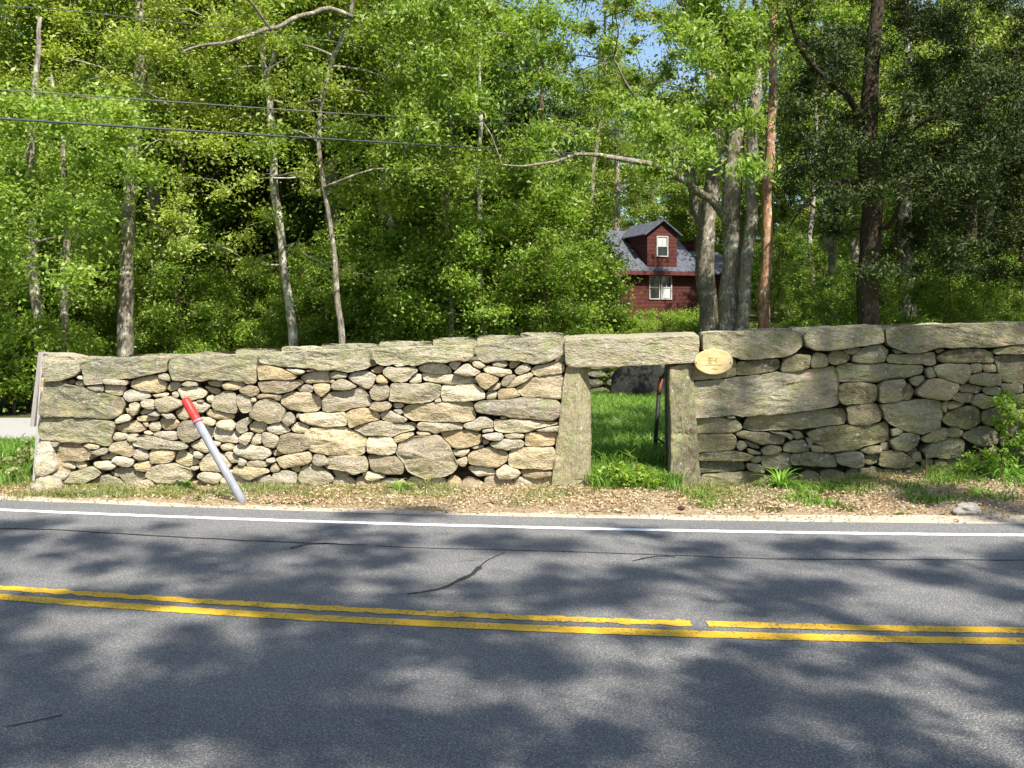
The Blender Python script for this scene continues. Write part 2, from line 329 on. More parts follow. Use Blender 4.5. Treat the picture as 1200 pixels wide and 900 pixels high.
# ================================================================ STONE WALLS
R1 = (35,405,5.0,'''100,98 290,98 298,150 230,180 160,205 95,212|300,110 430,85 620,75 800,72 815,76 812,152 700,170 600,190 420,225 320,232 305,150|430,210 520,200 575,205 570,225 520,235 440,228|275,188 300,180 312,200 290,202|195,215 235,210 240,228 205,228|250,220 290,205 318,210 315,238 260,235|330,240 385,230 430,232 430,270 380,268 340,258|435,232 500,235 545,240 535,290 480,292 432,275|95,225 130,218 200,222 330,255 440,280 540,310 543,360 520,410 430,425 250,420 70,418 60,370 75,300|585,215 640,190 740,178 790,215 795,240 750,278 700,268 620,255 590,240|750,170 790,162 825,180 820,210 790,205 755,190|540,280 590,270 680,278 692,300 650,318 580,325 545,312|640,335 680,320 730,335 742,365 700,375 650,355|585,350 620,335 642,350 630,385 600,412 582,400|545,370 575,365 582,395 555,400|630,390 660,375 710,385 700,400 640,410|500,445 535,415 560,402 590,410 585,440 540,452 505,458|620,425 660,412 745,425 720,442 660,448 622,440|680,405 740,390 768,400 755,415 700,415|735,315 790,300 850,315 895,345 870,365 800,390 765,388 740,360|715,290 760,285 800,290 790,302 735,305|65,440 150,425 330,430 430,445 500,465 480,510 462,550 468,585 400,585 340,560 220,560 100,560 60,550 55,490|485,475 580,448 620,455 670,490 640,508 540,512 490,495|685,470 705,448 745,450 762,475 745,505 705,505 690,490|650,455 680,452 685,480 665,480|755,440 800,420 850,430 870,460 860,490 800,498 765,485|470,540 490,515 550,520 560,545 520,560 475,555|565,545 580,518 620,520 625,560 590,570|605,585 612,535 660,525 780,545 900,575 920,595 880,608 720,605|655,510 690,502 712,520 690,530 660,522|720,515 770,500 850,505 880,540 830,555 770,545|112,570 140,562 165,575 145,598 120,592|55,570 110,565 135,600 140,650 145,720 90,752 45,755 50,650|150,600 200,582 260,585 320,605 380,640 350,660 240,680 160,680 138,650|300,590 340,580 400,590 395,610 340,612|340,625 420,605 460,615 440,640 390,650|395,660 450,632 495,640 470,665 410,672|460,600 490,572 560,565 610,590 615,630 580,655 520,640 470,620|605,650 615,610 650,600 695,640 690,665 640,672|480,685 500,655 560,655 605,675 600,705 540,702|700,640 720,610 800,608 848,620 840,660 780,685 710,690|380,690 440,680 500,705 480,720 410,712|600,705 640,685 690,682 712,705 670,738 615,735|150,765 185,745 230,755 215,780 170,782|205,800 260,745 330,722 380,730 420,755 380,780 290,800|350,810 400,765 450,760 520,800 560,840 430,850 360,840|480,740 540,720 620,735 670,770 640,800 560,810 520,780|460,745 500,745 510,775 480,770|680,760 700,720 760,702 850,705 930,730 940,770 880,795 760,795 700,785|190,830 240,812 320,815 330,840 200,850|620,795 700,785 730,810 700,830 630,820|165,690 230,685 240,720 190,715|250,700 290,695 310,715 270,725''')
R2 = (190,405,5.0,'''38,90 140,75 380,62 550,62 560,140 552,215 520,222 380,205 200,200 60,205 42,150|565,70 640,50 760,42 1000,30 1215,25 1222,90 1240,120 1080,150 930,140 800,132 640,110 568,95|560,120 640,125 720,145 790,180 770,198 640,202 570,200|570,210 700,200 800,205 820,225 760,260 680,280 580,270|720,138 800,135 840,150 830,165 780,170|-5,170 30,185 38,205 5,210|15,245 45,220 85,215 108,232 90,255 40,260|115,230 150,210 200,220 210,238 150,245|255,215 300,205 348,210 335,235 280,240|345,235 380,212 450,208 485,232 440,248 370,250|455,250 520,242 570,255 560,290 510,295 465,275|235,248 280,245 325,270 315,288 270,280|90,260 130,245 210,245 262,275 240,305 180,322 125,305 95,280|60,280 80,272 98,290 85,305 62,298|250,305 280,290 298,310 280,340 252,325|295,345 300,300 360,280 430,290 432,340 425,390 370,392 310,375|430,300 460,285 500,300 525,330 522,375 470,385 438,345|175,330 230,328 272,360 240,385 200,380|250,390 280,380 330,395 400,405 410,430 360,435 300,430 255,412|545,290 600,285 700,290 685,325 640,300 560,305|525,310 545,308 548,325 530,328|520,400 540,350 600,322 660,330 700,370 715,410 690,445 630,452 560,440 525,420|690,300 760,275 850,278 920,300 928,350 900,385 840,390 760,370 690,345|775,245 830,235 880,250 870,280 800,275|70,385 100,365 140,370 150,410 135,440 95,430 75,405|85,490 130,440 180,465 225,530 210,552 140,560 95,530|230,430 265,420 305,440 300,462 260,470 232,450|310,465 340,440 400,438 412,470 405,505 360,500 320,480|235,470 290,490 295,520 280,545 245,510|300,480 360,505 430,505 440,560 400,572 300,555 290,530|435,470 460,450 500,430 520,445 480,480 495,500 450,515 438,495|500,470 540,440 600,460 605,490 560,515 510,500|610,480 660,462 720,470 750,500 700,520 640,512 612,498|700,440 735,398 768,415 772,450 740,475 715,460|750,475 790,460 855,480 850,510 800,518 765,505|455,545 490,508 530,515 520,555 495,585 460,570|520,560 545,520 575,525 575,575 540,588 515,582|580,520 620,510 665,530 680,570 650,592 600,590 582,560|680,600 700,530 740,512 830,520 860,545 860,600 800,625 700,632|165,590 200,555 240,550 275,580 285,610 240,628 180,610|280,565 330,575 330,590 290,590|330,595 380,580 410,590 400,615 350,612|415,600 470,580 560,590 620,615 640,640 600,665 520,660 450,645 420,625|145,610 180,612 170,640 148,630|180,620 210,618 235,645 225,660 190,645|70,640 110,617 150,635 210,690 190,702 130,705 75,675|215,700 240,660 290,640 350,660 390,700 380,730 300,738 225,730|360,640 385,630 440,660 440,690 400,690|450,660 490,685 480,705 450,700|490,690 560,680 640,690 600,710 500,712|420,720 490,712 590,715 620,740 560,775 480,780 420,750|610,665 650,660 665,680 640,690 612,682|640,695 670,690 692,715 680,740 645,738|670,665 720,645 800,625 850,630 880,670 830,695 760,712 690,710|635,790 650,755 720,740 780,748 790,790 740,820 650,820|550,780 580,760 630,765 640,800 600,815|170,708 215,705 215,722 175,722|215,770 240,745 320,748 350,780 330,800 260,790|380,740 430,745 480,790 460,815 400,810|750,720 800,710 812,740 780,748|635,625 680,620 690,640 650,655|340,780 400,770 400,805 350,810|0,400 60,400 80,430 30,430|780,400 800,395 810,420 785,425|200,320 235,320 240,335 205,335''')
R3 = (345,405,5.0,'''455,30 600,20 800,15 1040,5 1048,60 1000,85 860,105 800,95 700,118 560,108 480,105 460,70|440,85 465,85 480,115 440,125|445,150 480,125 515,128 500,155 460,160|30,190 60,165 130,150 195,152 200,215 130,222 60,212|65,145 110,135 125,148 80,155|205,165 240,148 270,160 300,168 295,188 215,192|315,190 340,165 430,155 478,180 465,220 440,250 390,235 330,215|475,190 510,178 548,195 545,218 500,222 478,210|520,150 560,135 700,128 718,150 670,195 620,212 560,195 525,175|580,112 640,105 660,120 600,122|725,130 760,105 850,103 905,130 912,160 870,170 780,160 740,150|745,165 800,172 930,178 1070,200 1075,222 980,235 880,225 800,210 755,200|670,215 710,165 742,170 740,215 700,222|205,210 225,200 240,210 215,222|215,245 225,215 280,198 320,212 365,240 330,255 280,258|110,230 140,222 205,230 200,260 155,305 135,285|160,320 190,290 300,268 380,253 440,325 440,350 380,360 270,385 200,395 170,380 158,350|450,260 465,232 530,228 555,250 552,300 500,322 455,305|558,320 560,235 580,228 700,228 800,226 855,238 850,290 800,320 740,338 640,330|10,405 80,400 200,400 285,385 305,420 298,460 230,475 140,465 60,440|305,400 330,375 410,370 480,395 492,430 440,445 370,462 330,478 312,440|440,360 470,335 540,330 575,355 540,372 480,380|580,345 620,335 638,350 620,370 585,365|580,378 620,375 638,395 615,408 590,395|512,400 555,385 620,412 655,435 640,452 560,448 520,430|640,370 700,348 850,340 1045,335 1052,390 1048,435 950,445 800,445 700,430 645,405|345,490 420,462 500,448 620,458 700,465 705,490 640,510 540,530 460,530 400,512|45,550 70,495 130,483 290,488 380,515 412,545 415,600 390,640 330,655 200,640 90,610 55,595|422,570 440,540 500,535 560,545 590,590 590,620 560,640 480,640 430,620|715,480 740,452 840,452 960,458 990,480 980,495 880,505 740,505|585,545 630,515 690,510 700,525 640,550 600,562|600,630 625,580 700,535 850,535 890,570 930,650 960,700 900,750 760,770 660,720|105,680 125,645 170,650 200,690 160,705|165,700 200,655 300,645 400,650 432,690 420,735 320,740 220,720|435,650 520,650 600,658 640,700 620,745 470,742 440,700|15,790 40,725 100,700 200,750 215,790 120,810|215,735 300,738 310,760 250,765|715,510 790,508 800,525 730,532|400,750 470,750 520,770 430,785''')
R4 = (500,395,5.0,'''285,65 400,40 600,10 795,8 798,90 760,110 700,150 620,150 470,138 340,150 310,120|130,160 150,140 200,150 165,190|165,210 200,180 240,162 310,205 280,220 210,222|270,155 310,150 345,170 320,185 280,175|330,180 370,170 490,195 498,215 440,222 370,205|380,155 410,140 470,140 478,165 450,182 390,172|480,165 490,140 550,138 555,155 490,185|520,200 560,160 590,158 608,185 590,210 545,222 525,218|615,190 680,170 750,155 795,165 792,200 720,215 660,235 630,215|285,245 320,220 415,240 420,255 385,285 350,305 310,290|355,318 400,280 430,255 442,295 400,315|435,265 470,225 520,222 525,240 460,290 440,285|455,285 520,240 610,205 622,225 580,265 520,290 465,298|95,285 150,290 280,275 300,290 345,335 340,360 240,370 100,378 90,330|345,330 380,318 412,320 408,365 350,372|415,320 440,302 515,300 550,345 520,355 420,368|525,300 590,260 650,235 790,230 798,290 790,355 740,362 640,350 560,345 535,320|280,395 330,375 560,355 760,370 778,400 760,470 740,495 600,480 500,465 400,445 290,430|215,520 280,495 330,478 390,500 388,530 320,540 240,538|395,495 430,485 600,488 740,498 770,505 720,520 640,535 560,555 480,562 400,545|640,548 720,530 775,525 772,550 700,555|325,545 390,535 390,555 330,560|325,575 380,560 440,568 452,590 430,610 350,600|455,575 510,562 570,575 565,592 480,600|85,565 190,550 240,555 318,580 320,620 280,645 180,660 140,635 100,600|365,625 450,602 540,600 572,620 560,645 450,662 400,655|580,575 640,560 750,562 760,590 735,630 650,645 580,640 578,600|330,600 365,605 365,625 335,625|150,668 250,665 240,685 200,705 165,695|240,700 290,670 360,648 440,665 480,695 450,745 400,762 300,755 245,740|485,690 500,660 600,645 738,655 745,700 740,770 690,782 560,770 490,755|170,725 235,705 240,735 205,755 175,748|410,790 460,755 520,775 550,800 500,825 430,825|555,785 620,775 730,785 730,815 640,825 570,810|250,770 380,772 400,800 300,810|255,650 330,640 340,655 280,662|50,372 75,358 82,378 55,382|430,475 465,465 470,482 440,485''')
R6 = (800,380,4.7375,'''120,60 240,48 480,45 600,50 660,75 665,110 620,150 540,180 400,195 310,185 200,160 118,140|50,240 150,215 292,200 298,290 200,305 60,308|305,280 315,220 440,200 530,195 545,240 500,260 370,288|550,250 580,195 640,180 710,182 708,240 650,265 560,268|715,215 745,168 790,180 808,225 800,240 715,243|62,340 80,320 300,295 560,268 850,235 860,290 868,340 862,440 800,455 500,495 380,500 240,508 70,520|75,545 90,528 200,520 300,535 332,580 310,600 180,608 80,608|245,515 290,510 300,522 260,528|355,580 375,530 480,515 640,510 760,490 900,480 918,510 912,545 880,560 760,565 560,590 400,595|90,620 280,615 298,670 280,695 200,705 90,710|305,610 360,598 560,618 580,630 560,665 480,668 400,655|490,600 560,600 610,620 600,635 540,615|300,665 340,655 360,680 320,700|350,650 420,672 435,690 400,695|360,690 400,700 438,715 430,725 370,712|88,740 130,715 280,710 340,720 400,735 360,755 250,758 100,755|90,770 200,762 345,772 355,810 260,825 100,825|355,775 430,790 445,820 400,822 358,800|370,745 430,730 440,755 400,765|110,880 120,840 260,825 400,825 450,850 430,880 250,900|445,705 480,675 540,680 545,705 500,718 455,720|560,700 580,665 670,640 695,670 705,700 640,712|610,595 650,605 675,630 640,640|690,640 715,630 725,680 700,690|650,775 655,730 720,722 760,740 750,790 680,790|445,740 560,725 640,725 645,780 560,800 460,790''')
R7 = (930,375,4.7375,'''55,105 80,75 200,50 480,50 500,80 498,120 420,140 280,160 120,160 70,140|507,55 640,40 900,30 1300,25 1310,130 1090,142 900,152 786,145 700,182 630,185 560,160 507,110|285,170 330,152 380,155 350,182 300,190|205,215 240,175 290,175 320,205 290,245 230,248|345,230 355,175 420,148 490,145 525,175 515,225 470,240 380,240|530,210 560,195 700,195 790,188 795,235 760,250 600,243 540,235|560,162 610,168 625,185 575,184|252,265 280,250 450,250 720,250 735,265 720,295 600,320 440,345 270,345 258,300|255,380 290,352 420,350 460,370 465,410 450,460 380,470 290,462 260,430|480,370 510,340 600,332 615,360 590,390 600,440 560,450 490,452 480,410|600,395 615,365 655,362 662,400 650,445 608,445|660,330 730,315 740,335 690,362 665,350|320,490 360,470 460,465 500,520 480,565 420,590 330,585 318,540|490,475 620,455 800,450 828,460 825,520 820,600 760,625 640,625 580,600 520,540|90,640 200,600 400,590 520,578 540,610 535,670 420,700 260,738 180,735 170,690 110,680|380,730 430,705 490,698 495,725 430,738|545,610 580,598 615,620 590,640 550,645|548,680 600,632 660,630 697,645 680,690 630,728 570,722|495,690 535,685 540,725 500,728|230,750 270,740 380,745 388,800 350,812 250,790|400,760 470,758 470,790 410,795|480,800 500,735 600,735 680,790 660,810 560,815|640,740 690,720 720,745 700,770 660,765|720,730 760,690 800,700 800,760 740,770|95,685 115,700 165,712 165,740 105,730|-10,745 100,735 225,750 235,805 0,810''')
R8 = (1060,375,5.0,'''200,180 240,170 250,182 210,190|200,225 240,185 330,172 450,175 520,200 522,245 440,250 300,248 215,240|530,185 620,155 760,150 760,200 600,198|555,225 620,208 740,205 750,365 640,370 570,350 560,290|180,290 230,268 370,265 385,300 370,345 340,375 270,360 190,330|395,265 430,255 460,258 455,305 400,308|465,262 555,265 555,305 490,308|385,330 430,315 560,318 568,350 555,378 440,380 385,370|125,290 160,285 182,330 140,338|80,430 130,350 200,348 315,378 290,430 250,465 180,462 110,440|320,400 380,380 460,395 440,425 340,420|470,400 540,392 575,415 565,440 490,440|280,440 330,430 405,435 400,485 340,488 285,465|405,490 415,450 470,438 570,470 565,500 480,510|245,500 300,478 370,490 330,520 270,520|245,590 290,545 350,510 420,510 455,550 460,590 400,635 300,625|460,560 560,508 600,520 580,600 500,612 475,590|585,515 740,490 740,580 650,600 590,590|590,380 700,375 710,430 620,435|110,700 160,655 240,640 265,660 240,700 140,712|250,680 290,640 325,635 350,670 330,690|110,770 150,730 250,708 340,700 345,740 330,790 260,810 150,805|370,685 420,650 500,635 545,660 555,720 510,745 440,725|510,755 545,745 545,775 520,775|110,820 180,825 175,855 140,860|190,830 240,822 260,870 200,870|270,825 340,815 370,835 300,865|165,600 205,560 218,600 190,640|220,490 260,480 240,540 222,520|575,700 600,690 610,720 580,730|590,620 720,610 720,700 640,690|40,795 100,770 105,820 60,830|580,445 740,438 740,480 600,495|650,710 760,700 760,790 660,800|770,205 900,215 905,300 770,310|770,320 880,320 890,420 770,425|765,440 900,435 910,560 770,570|765,590 890,580 900,680 770,690|770,700 900,700 900,820 775,815''')
def parse(Rg):
    ox, oy, sc, t = Rg
    return [[(ox+float(p.split(',')[0])/sc, oy+float(p.split(',')[1])/sc) for p in q.split()] for q in t.split('|')]
WY = 11.5
def dense(poly, st=2.0):
    out = []
    for i, a in enumerate(poly):
        b = poly[(i+1)%len(poly)]; L = math.hypot(b[0]-a[0], b[1]-a[1]); n = max(1, int(round(L/st)))
        out += [(a[0]+(b[0]-a[0])*k/n, a[1]+(b[1]-a[1])*k/n) for k in range(n)]
    return np.array(out)
def fit_together(polys, maxg=2.3, gap=1.35):
    """lets every outline spread outwards until it nearly meets its neighbours"""
    res = []; boxes = [(min(p[0] for p in q), max(p[0] for p in q), min(p[1] for p in q), max(p[1] for p in q)) for q in polys]
    for i, q in enumerate(polys):
        if sum(q[k-1][0]*q[k][1]-q[k][0]*q[k-1][1] for k in range(len(q))) < 0: q = q[::-1]
        D = dense(q); n = len(D); T = np.roll(D,-1,0)-np.roll(D,1,0); N = np.stack([T[:,1],-T[:,0]],1); N /= np.linalg.norm(N,axis=1)[:,None]+1e-9
        N = N+.5*np.roll(N,1,0)+.5*np.roll(N,-1,0); N /= np.linalg.norm(N,axis=1)[:,None]+1e-9
        A = []; B = []; b = boxes[i]; m = 2*maxg+2
        for j, r in enumerate(polys):
            c = boxes[j]
            if j == i or c[0] > b[1]+m or c[1] < b[0]-m or c[2] > b[3]+m or c[3] < b[2]-m: continue
            A += r; B += r[1:]+r[:1]
        g = np.full(n, maxg)
        if A:
            A = np.array(A); E = np.array(B)-A
            den = N[:,None,0]*E[None,:,1]-N[:,None,1]*E[None,:,0]; W = A[None]-D[:,None]
            den = np.where(np.abs(den) < 1e-6, 1e-6, den)
            t = (W[...,0]*E[None,:,1]-W[...,1]*E[None,:,0])/den; u = (W[...,0]*N[:,None,1]-W[...,1]*N[:,None,0])/den
            t = np.where((u >= -.05)&(u <= 1.05)&(t > -1.5), t, 99).min(1); g = np.clip((t-gap)/2, -.4, maxg)
        gm = np.minimum(np.minimum(np.roll(g,1), np.roll(g,-1)), g); g = (gm*2+np.roll(gm,1)+np.roll(gm,-1))/4
        res.append([tuple(p) for p in D+N*g[:,None]])
    return res
def stone_mesh(poly, depth, seed, edge=.022, rough=.012, res=None, facet=.20, dense=False):
    """poly in (x, z) metres, counter to any order; front at y=0 facing -y. returns verts, faces"""
    rnd = random.Random(seed)
    pts = [Vector((p[0], p[1])) for p in poly]
    area = sum(pts[i].x*pts[(i+1)%len(pts)].y-pts[(i+1)%len(pts)].x*pts[i].y for i in range(len(pts)))/2
    if area < 0: pts.reverse()
    area = abs(area); size = math.sqrt(area); per = sum((pts[i]-pts[i-1]).length for i in range(len(pts)))
    n = res or int(max(24, min(90, per/.022)))
    if dense: n = int(max(40, min(150, per/.022)))
    # resample
    out = []; L = 0; acc = 0; seg = per/n; target = 0
    segs = [(pts[i], pts[(i+1)%len(pts)]) for i in range(len(pts))]
    for a, b in segs:
        l = (b-a).length
        while target < acc+l-1e-9 and len(out) < n:
            out.append(a+(b-a)*((target-acc)/l)); target += seg
        acc += l
    n = len(out)
    out = [out[i]*.6+(out[i-1]+out[(i+1)%n])*.2 for i in range(n)]
    c = sum(out, Vector((0,0)))/n
    amp = min(.007, size*.04)
    out = [p+(p-c).normalized()*(.001+amp*.6+amp*1.4*mnoise.noise(Vector((p.x*9, p.y*9, seed*3.7)))+amp*mnoise.noise(Vector((p.x*26, p.y*26, seed*1.3)))) for p in out]
    nrm = []
    for i in range(n):
        t_ = out[(i+2)%n]-out[i-2]; nv = Vector((-t_.y, t_.x)); nrm.append(nv.normalized() if nv.length > 1e-6 else (c-out[i]).normalized())
    planes = [(rnd.uniform(-facet,facet), rnd.uniform(-facet*1.6,facet*1.2), rnd.uniform(0,.035)*min(1,size*3)) for _ in range(6)]
    e = min(edge*rnd.uniform(.4,.9), size*.10)
    def fy(p, k):
        q = p-c
        h = min(a*q.x+b*q.y+cc for a, b, cc in planes)
        nz = mnoise.noise(Vector((p.x*4, p.y*9, seed*5.1)))*1.3+mnoise.noise(Vector((p.x*12, p.y*26, seed*2.1)))*.8+mnoise.noise(Vector((p.x*30,p.y*60,seed)))*.45
        return -(h+rough*nz*min(1.6, .5+size*2))*k
    inner = size/2
    rings = [(-.5, depth, 0, size*.12), (-1, depth*.45, 0, .006), (-1, e*2.2, 0, 0), (-1, e*.9, .35, 0), (-1, e*.25, .75, e*.3), (-1, 0, 1, e*1.0)]
    k = 1; m = max(2, min(16, int(max((p-c).length for p in out)/(.05 if not dense else .035))))
    rings += [(k*(1-j/(m)), -.004*j/m, 1, e) for j in range(1, m)]
    vs = []; fs = []
    for s_, d_, kk, ins in rings:
        for p, nv in zip(out, nrm):
            pi = p+nv*ins
            q = pi if s_ < 0 else c+(pi-c)*s_
            vs.append((q.x, d_+fy(q, kk), q.y))
    nr = len(rings)
    vs.append((c.x, fy(c,1)-.004, c.y)); ci = len(vs)-1
    for r in range(nr-1):
        for j in range(n): fs.append((r*n+j, r*n+(j+1)%n, (r+1)*n+(j+1)%n, (r+1)*n+j))
    for j in range(n): fs.append(((nr-1)*n+j, (nr-1)*n+(j+1)%n, ci))
    fs.append(tuple(range(n-1,-1,-1)))
    return vs, fs
sid = [0]
def add_stone(px_poly, parent, mat, name='stone', y0=None, depth=None, grow=1.0, **kw):
    sid[0] += 1; rnd = random.Random(sid[0]*7+1)
    poly = [((x-600)/100, EYE-(y-375)/100) for x, y in px_poly]
    cx = sum(p[0] for p in poly)/len(poly); cz = sum(p[1] for p in poly)/len(poly)
    xs = [p[0] for p in poly]; zs = [p[1] for p in poly]; size = math.sqrt((max(xs)-min(xs))*(max(zs)-min(zs)))
    poly = [((x-cx)*grow, (z-cz)*grow) for x, z in poly]
    dp = depth or min(.55, max(.18, size*rnd.uniform(1.0,1.5)))
    vs, fs = stone_mesh(poly, dp, sid[0], **kw)
    oy = WY + (y0 if y0 is not None else rnd.uniform(-.05,.07)+(.02 if size < .15 else 0))
    me = mesh(name, vs, fs); o = link(name, me, mat, None, True)
    o.location = (cx, oy, cz)
    o.parent = parent; o.matrix_parent_inverse = parent_inv(parent)
    return o
def nstones(lst, n): return lst
left = empty('stone_wall', (-2.5, WY+.3, -.05), label='long sunlit dry stone wall of tan fieldstones left of the doorway', cat='wall')
right = empty('stone_wall', (4.2, WY+.3, .05), label='mossy shaded dry stone wall right of the doorway under the oval plaque', cat='wall')
caps = {('R1',0),('R1',1),('R2',0),('R2',1),('R3',0),('R4',0)}
greyset = {('R1',8),('R1',21),('R1',45),('R1',46),('R1',44)}
def fitted(lst):
    flat = []; key = []
    for nm, Rg in lst:
        for i, q in enumerate(parse(Rg)): flat.append(q); key.append((nm, i))
    return list(zip(key, fit_together(flat)))
for (nm, i), q in fitted((('R1',R1),('R2',R2),('R3',R3),('R4',R4))):
    if 1:
        cap = (nm,i) in caps
        big = cap or (nm,i) in greyset
        add_stone(q, left, M['stone_grey'] if big else M['stone_tan'], 'capstone' if cap else 'stone', y0=-.03 if cap else None, grow=(.985 if cap else 1.0), edge=(.012 if big else .022), depth=.32 if big else None, facet=.06 if big else .2, rough=.010 if cap else .011)
for (nm, i), q in fitted((('R6',R6),('R7',R7),('R8',R8))):
    if 1:
        cap = (nm,i) in {('R6',0),('R7',0),('R7',1)}
        big = (nm,i) == ('R6',5)
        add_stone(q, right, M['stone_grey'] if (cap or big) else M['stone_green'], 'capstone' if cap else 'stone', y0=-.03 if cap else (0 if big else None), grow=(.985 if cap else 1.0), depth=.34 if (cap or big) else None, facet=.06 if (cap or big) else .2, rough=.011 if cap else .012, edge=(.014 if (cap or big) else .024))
# slabs lying along the back of the wall top
def top_slab(x0, x1, yt, yb, parent, back=.36, depth=.36, mat='stone_grey'):
    d = WY+back; n = 7; rnd = random.Random(int(x0)); k = d/11.5
    top = [(x0+(x1-x0)*i/n, yt+(rnd.uniform(-.4,.4) if 0 < i < n else .6)) for i in range(n+1)]
    px = top+[(x1, yb), (x0, yb)]
    poly = [((x-600)/F*d, EYE-(y-375)/F*d) for x, y in px]
    cx = sum(p[0] for p in poly)/len(poly); cz = sum(p[1] for p in poly)/len(poly)
    sid[0] += 1
    vs, fs = stone_mesh([(x-cx, z-cz) for x, z in poly], depth, sid[0], edge=.02, rough=.014)
    o = link('top_slab', mesh('top_slab', vs, fs), M[mat], None, True); o.location = (cx, d, cz)
    o.parent = parent; o.matrix_parent_inverse = parent_inv(parent)
for x0,x1,yt,yb in [(90,150,418,436),(150,232,415,434),(232,276,412,430),(276,330,409,428),(330,378,406,424),(378,445,403,422),(445,508,400,418),(508,560,396,414),(560,610,393,410),(610,662,390,408)]:
    top_slab(x0, x1-1, yt, yb, left)
for x0,x1,yt,yb in [(822,868,388,404),(868,930,385,402),(930,985,382,400),(985,1050,381,398),(1050,1130,379,396),(1130,1215,377,392),(1215,1290,376,392)]:
    top_slab(x0, x1-1, yt, yb, right, .38)
# rubble core, jagged blocks
M['core'] = mat_simple('core_joint_shade', (.07,.055,.04), .95, 12, .4, 1, .03)  # core colour darkened so the joints look like deep shadow
def foot_row(x0, x1, parent, mat):
    rnd = random.Random(int(x0*3)+5); x = x0
    while x < x1:
        w_ = rnd.uniform(12,38); h_ = rnd.uniform(9,16); zb = 375+(EYE-wbase((x-600)/100))*100; y_ = zb-rnd.uniform(5,9)
        add_stone([(x,y_),(x+w_*.3,y_-rnd.uniform(2,5)),(x+w_*.75,y_-rnd.uniform(0,4)),(x+w_,y_+3),(x+w_,y_+h_),(x,y_+h_)], parent, mat, y0=.07); x += w_+1
foot_row(50, 640, left, M['stone_tan']); foot_row(828, 1270, right, M['stone_green'])
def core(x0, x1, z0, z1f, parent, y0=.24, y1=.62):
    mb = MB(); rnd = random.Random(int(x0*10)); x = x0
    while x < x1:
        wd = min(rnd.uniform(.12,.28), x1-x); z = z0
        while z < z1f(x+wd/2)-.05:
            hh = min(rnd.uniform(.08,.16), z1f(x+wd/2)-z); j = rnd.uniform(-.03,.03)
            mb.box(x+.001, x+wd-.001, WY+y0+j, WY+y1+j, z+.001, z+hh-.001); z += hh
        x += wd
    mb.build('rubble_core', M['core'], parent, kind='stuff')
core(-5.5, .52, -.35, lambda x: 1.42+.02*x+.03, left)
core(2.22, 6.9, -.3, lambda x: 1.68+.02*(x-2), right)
# end face of the left wall
for i, (z0, z1) in enumerate([(-.1,.32),(.33,.78),(.79,1.22),(1.23,1.5)]):
    vs, fs = stone_mesh([(-.0,z0),(.55,z0),(.55,z1),(0,z1)], .35, 900+i)
    o = link('stone', mesh('stone', vs, fs), M['stone_tan'], None, True); o.rotation_euler = (0,0,R(-90)); o.location = (-5.56, WY+.60, 0)
    o.parent = left; o.matrix_parent_inverse = parent_inv(left)
# doorway: lintel and two jambs
gate = empty('stone_doorway', (1.4, WY+.25, -.05), label='doorway of one long granite lintel on two upright granite posts in the stone wall', cat='doorway')
def slab(px_poly, depth, y0, mat, name, **kw):
    kw.setdefault('facet', .05)
    return add_stone(px_poly, gate, mat, name, y0=y0, depth=depth, **kw)
def slab_(px_poly, depth, y0, mat, name, **kw): return add_stone(px_poly, gate, mat, name, y0=y0, depth=depth, **kw)
lin = slab([(661,398),(690,396),(735,396),(780,394),(819,393),(819,408),(817,425),(790,426),(760,428),(700,430),(672,431),(663,428),(661,412)], .62, -.05, M['stone_lintel'], 'lintel', dense=True, rough=.007, edge=.012, facet=.015, grow=.995)
for v_ in lin.data.vertices:                 # the top rises towards the back
    if v_.co.z > .05: v_.co.z += .16*max(0, v_.co.y)
slab([(664,430),(689,430),(693,455),(694,500),(693,545),(694,585),(644,585),(649,545),(655,500),(659,455)], .42, -.02, M['stone_jamb'], 'jamb', dense=True, rough=.007, facet=.03)
slab([(785,430),(812,427),(815,480),(818,530),(824,585),(783,585),(786,540),(787,500),(784,450)], .45, -.01, M['stone_jamb'], 'jamb', dense=True, rough=.010, facet=.04)
# sunny chamfered edge of the left jamb
for v_ in [c for c in gate.children if c.name.startswith('jamb')][0].data.vertices:
    e_ = v_.co.x-(.075-.03*v_.co.z)
    if e_ > 0 and v_.co.y < .3: v_.co.y += e_*1.3
# inner jamb pieces behind (shade of the inside face put into the colour)
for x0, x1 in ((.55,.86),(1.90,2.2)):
    mb = MB(); mb.box(x0, x1, WY+.42, WY+.72, -.15, 1.36); mb.build('inner_post', M['stone_painted_shade'], gate)
# corner boulder
def boulder(name, loc, size, mat, seed, **k):
    bm = bmesh.new(); bmesh.ops.create_icosphere(bm, subdivisions=4, radius=1)
    for v_ in bm.verts:
        p = v_.co.copy(); nz = mnoise.noise(p*1.2+Vector((seed,0,0)))*.35+mnoise.noise(p*3+Vector((seed,0,0)))*.12+mnoise.noise(p*8+Vector((seed,0,0)))*.04
        v_.co = Vector((p.x*size[0], p.y*size[1], p.z*size[2]))*(1+nz)
    me = bpy.data.meshes.new(name); bm.to_mesh(me); bm.free()
    o = link(name, me, mat, None, True, **k); o.location = loc; return o
boulder('boulder', (P(55,570,11.1).x, 11.1, .02), (.17,.16,.12), M['stone_tan'], 2, label='rounded tan boulder at the foot of the wall\'s far left corner', cat='rock')
boulder('rock', (P(1133,603,9.6).x, 9.6, .045), (.13,.10,.065), mat_simple('pale_rock', (.42,.39,.33), .9, 20, .2, 1, .02), 5, label='pale loose rock on the sandy road edge at the right', cat='rock')
boulder('stone_chip', (P(798,596,9.75).x, 9.75, .03), (.034,.03,.022), mat_simple('dark_chip', (.06,.025,.02), .9), 8, label='small dark reddish lump on the verge in front of the right doorpost', cat='debris')
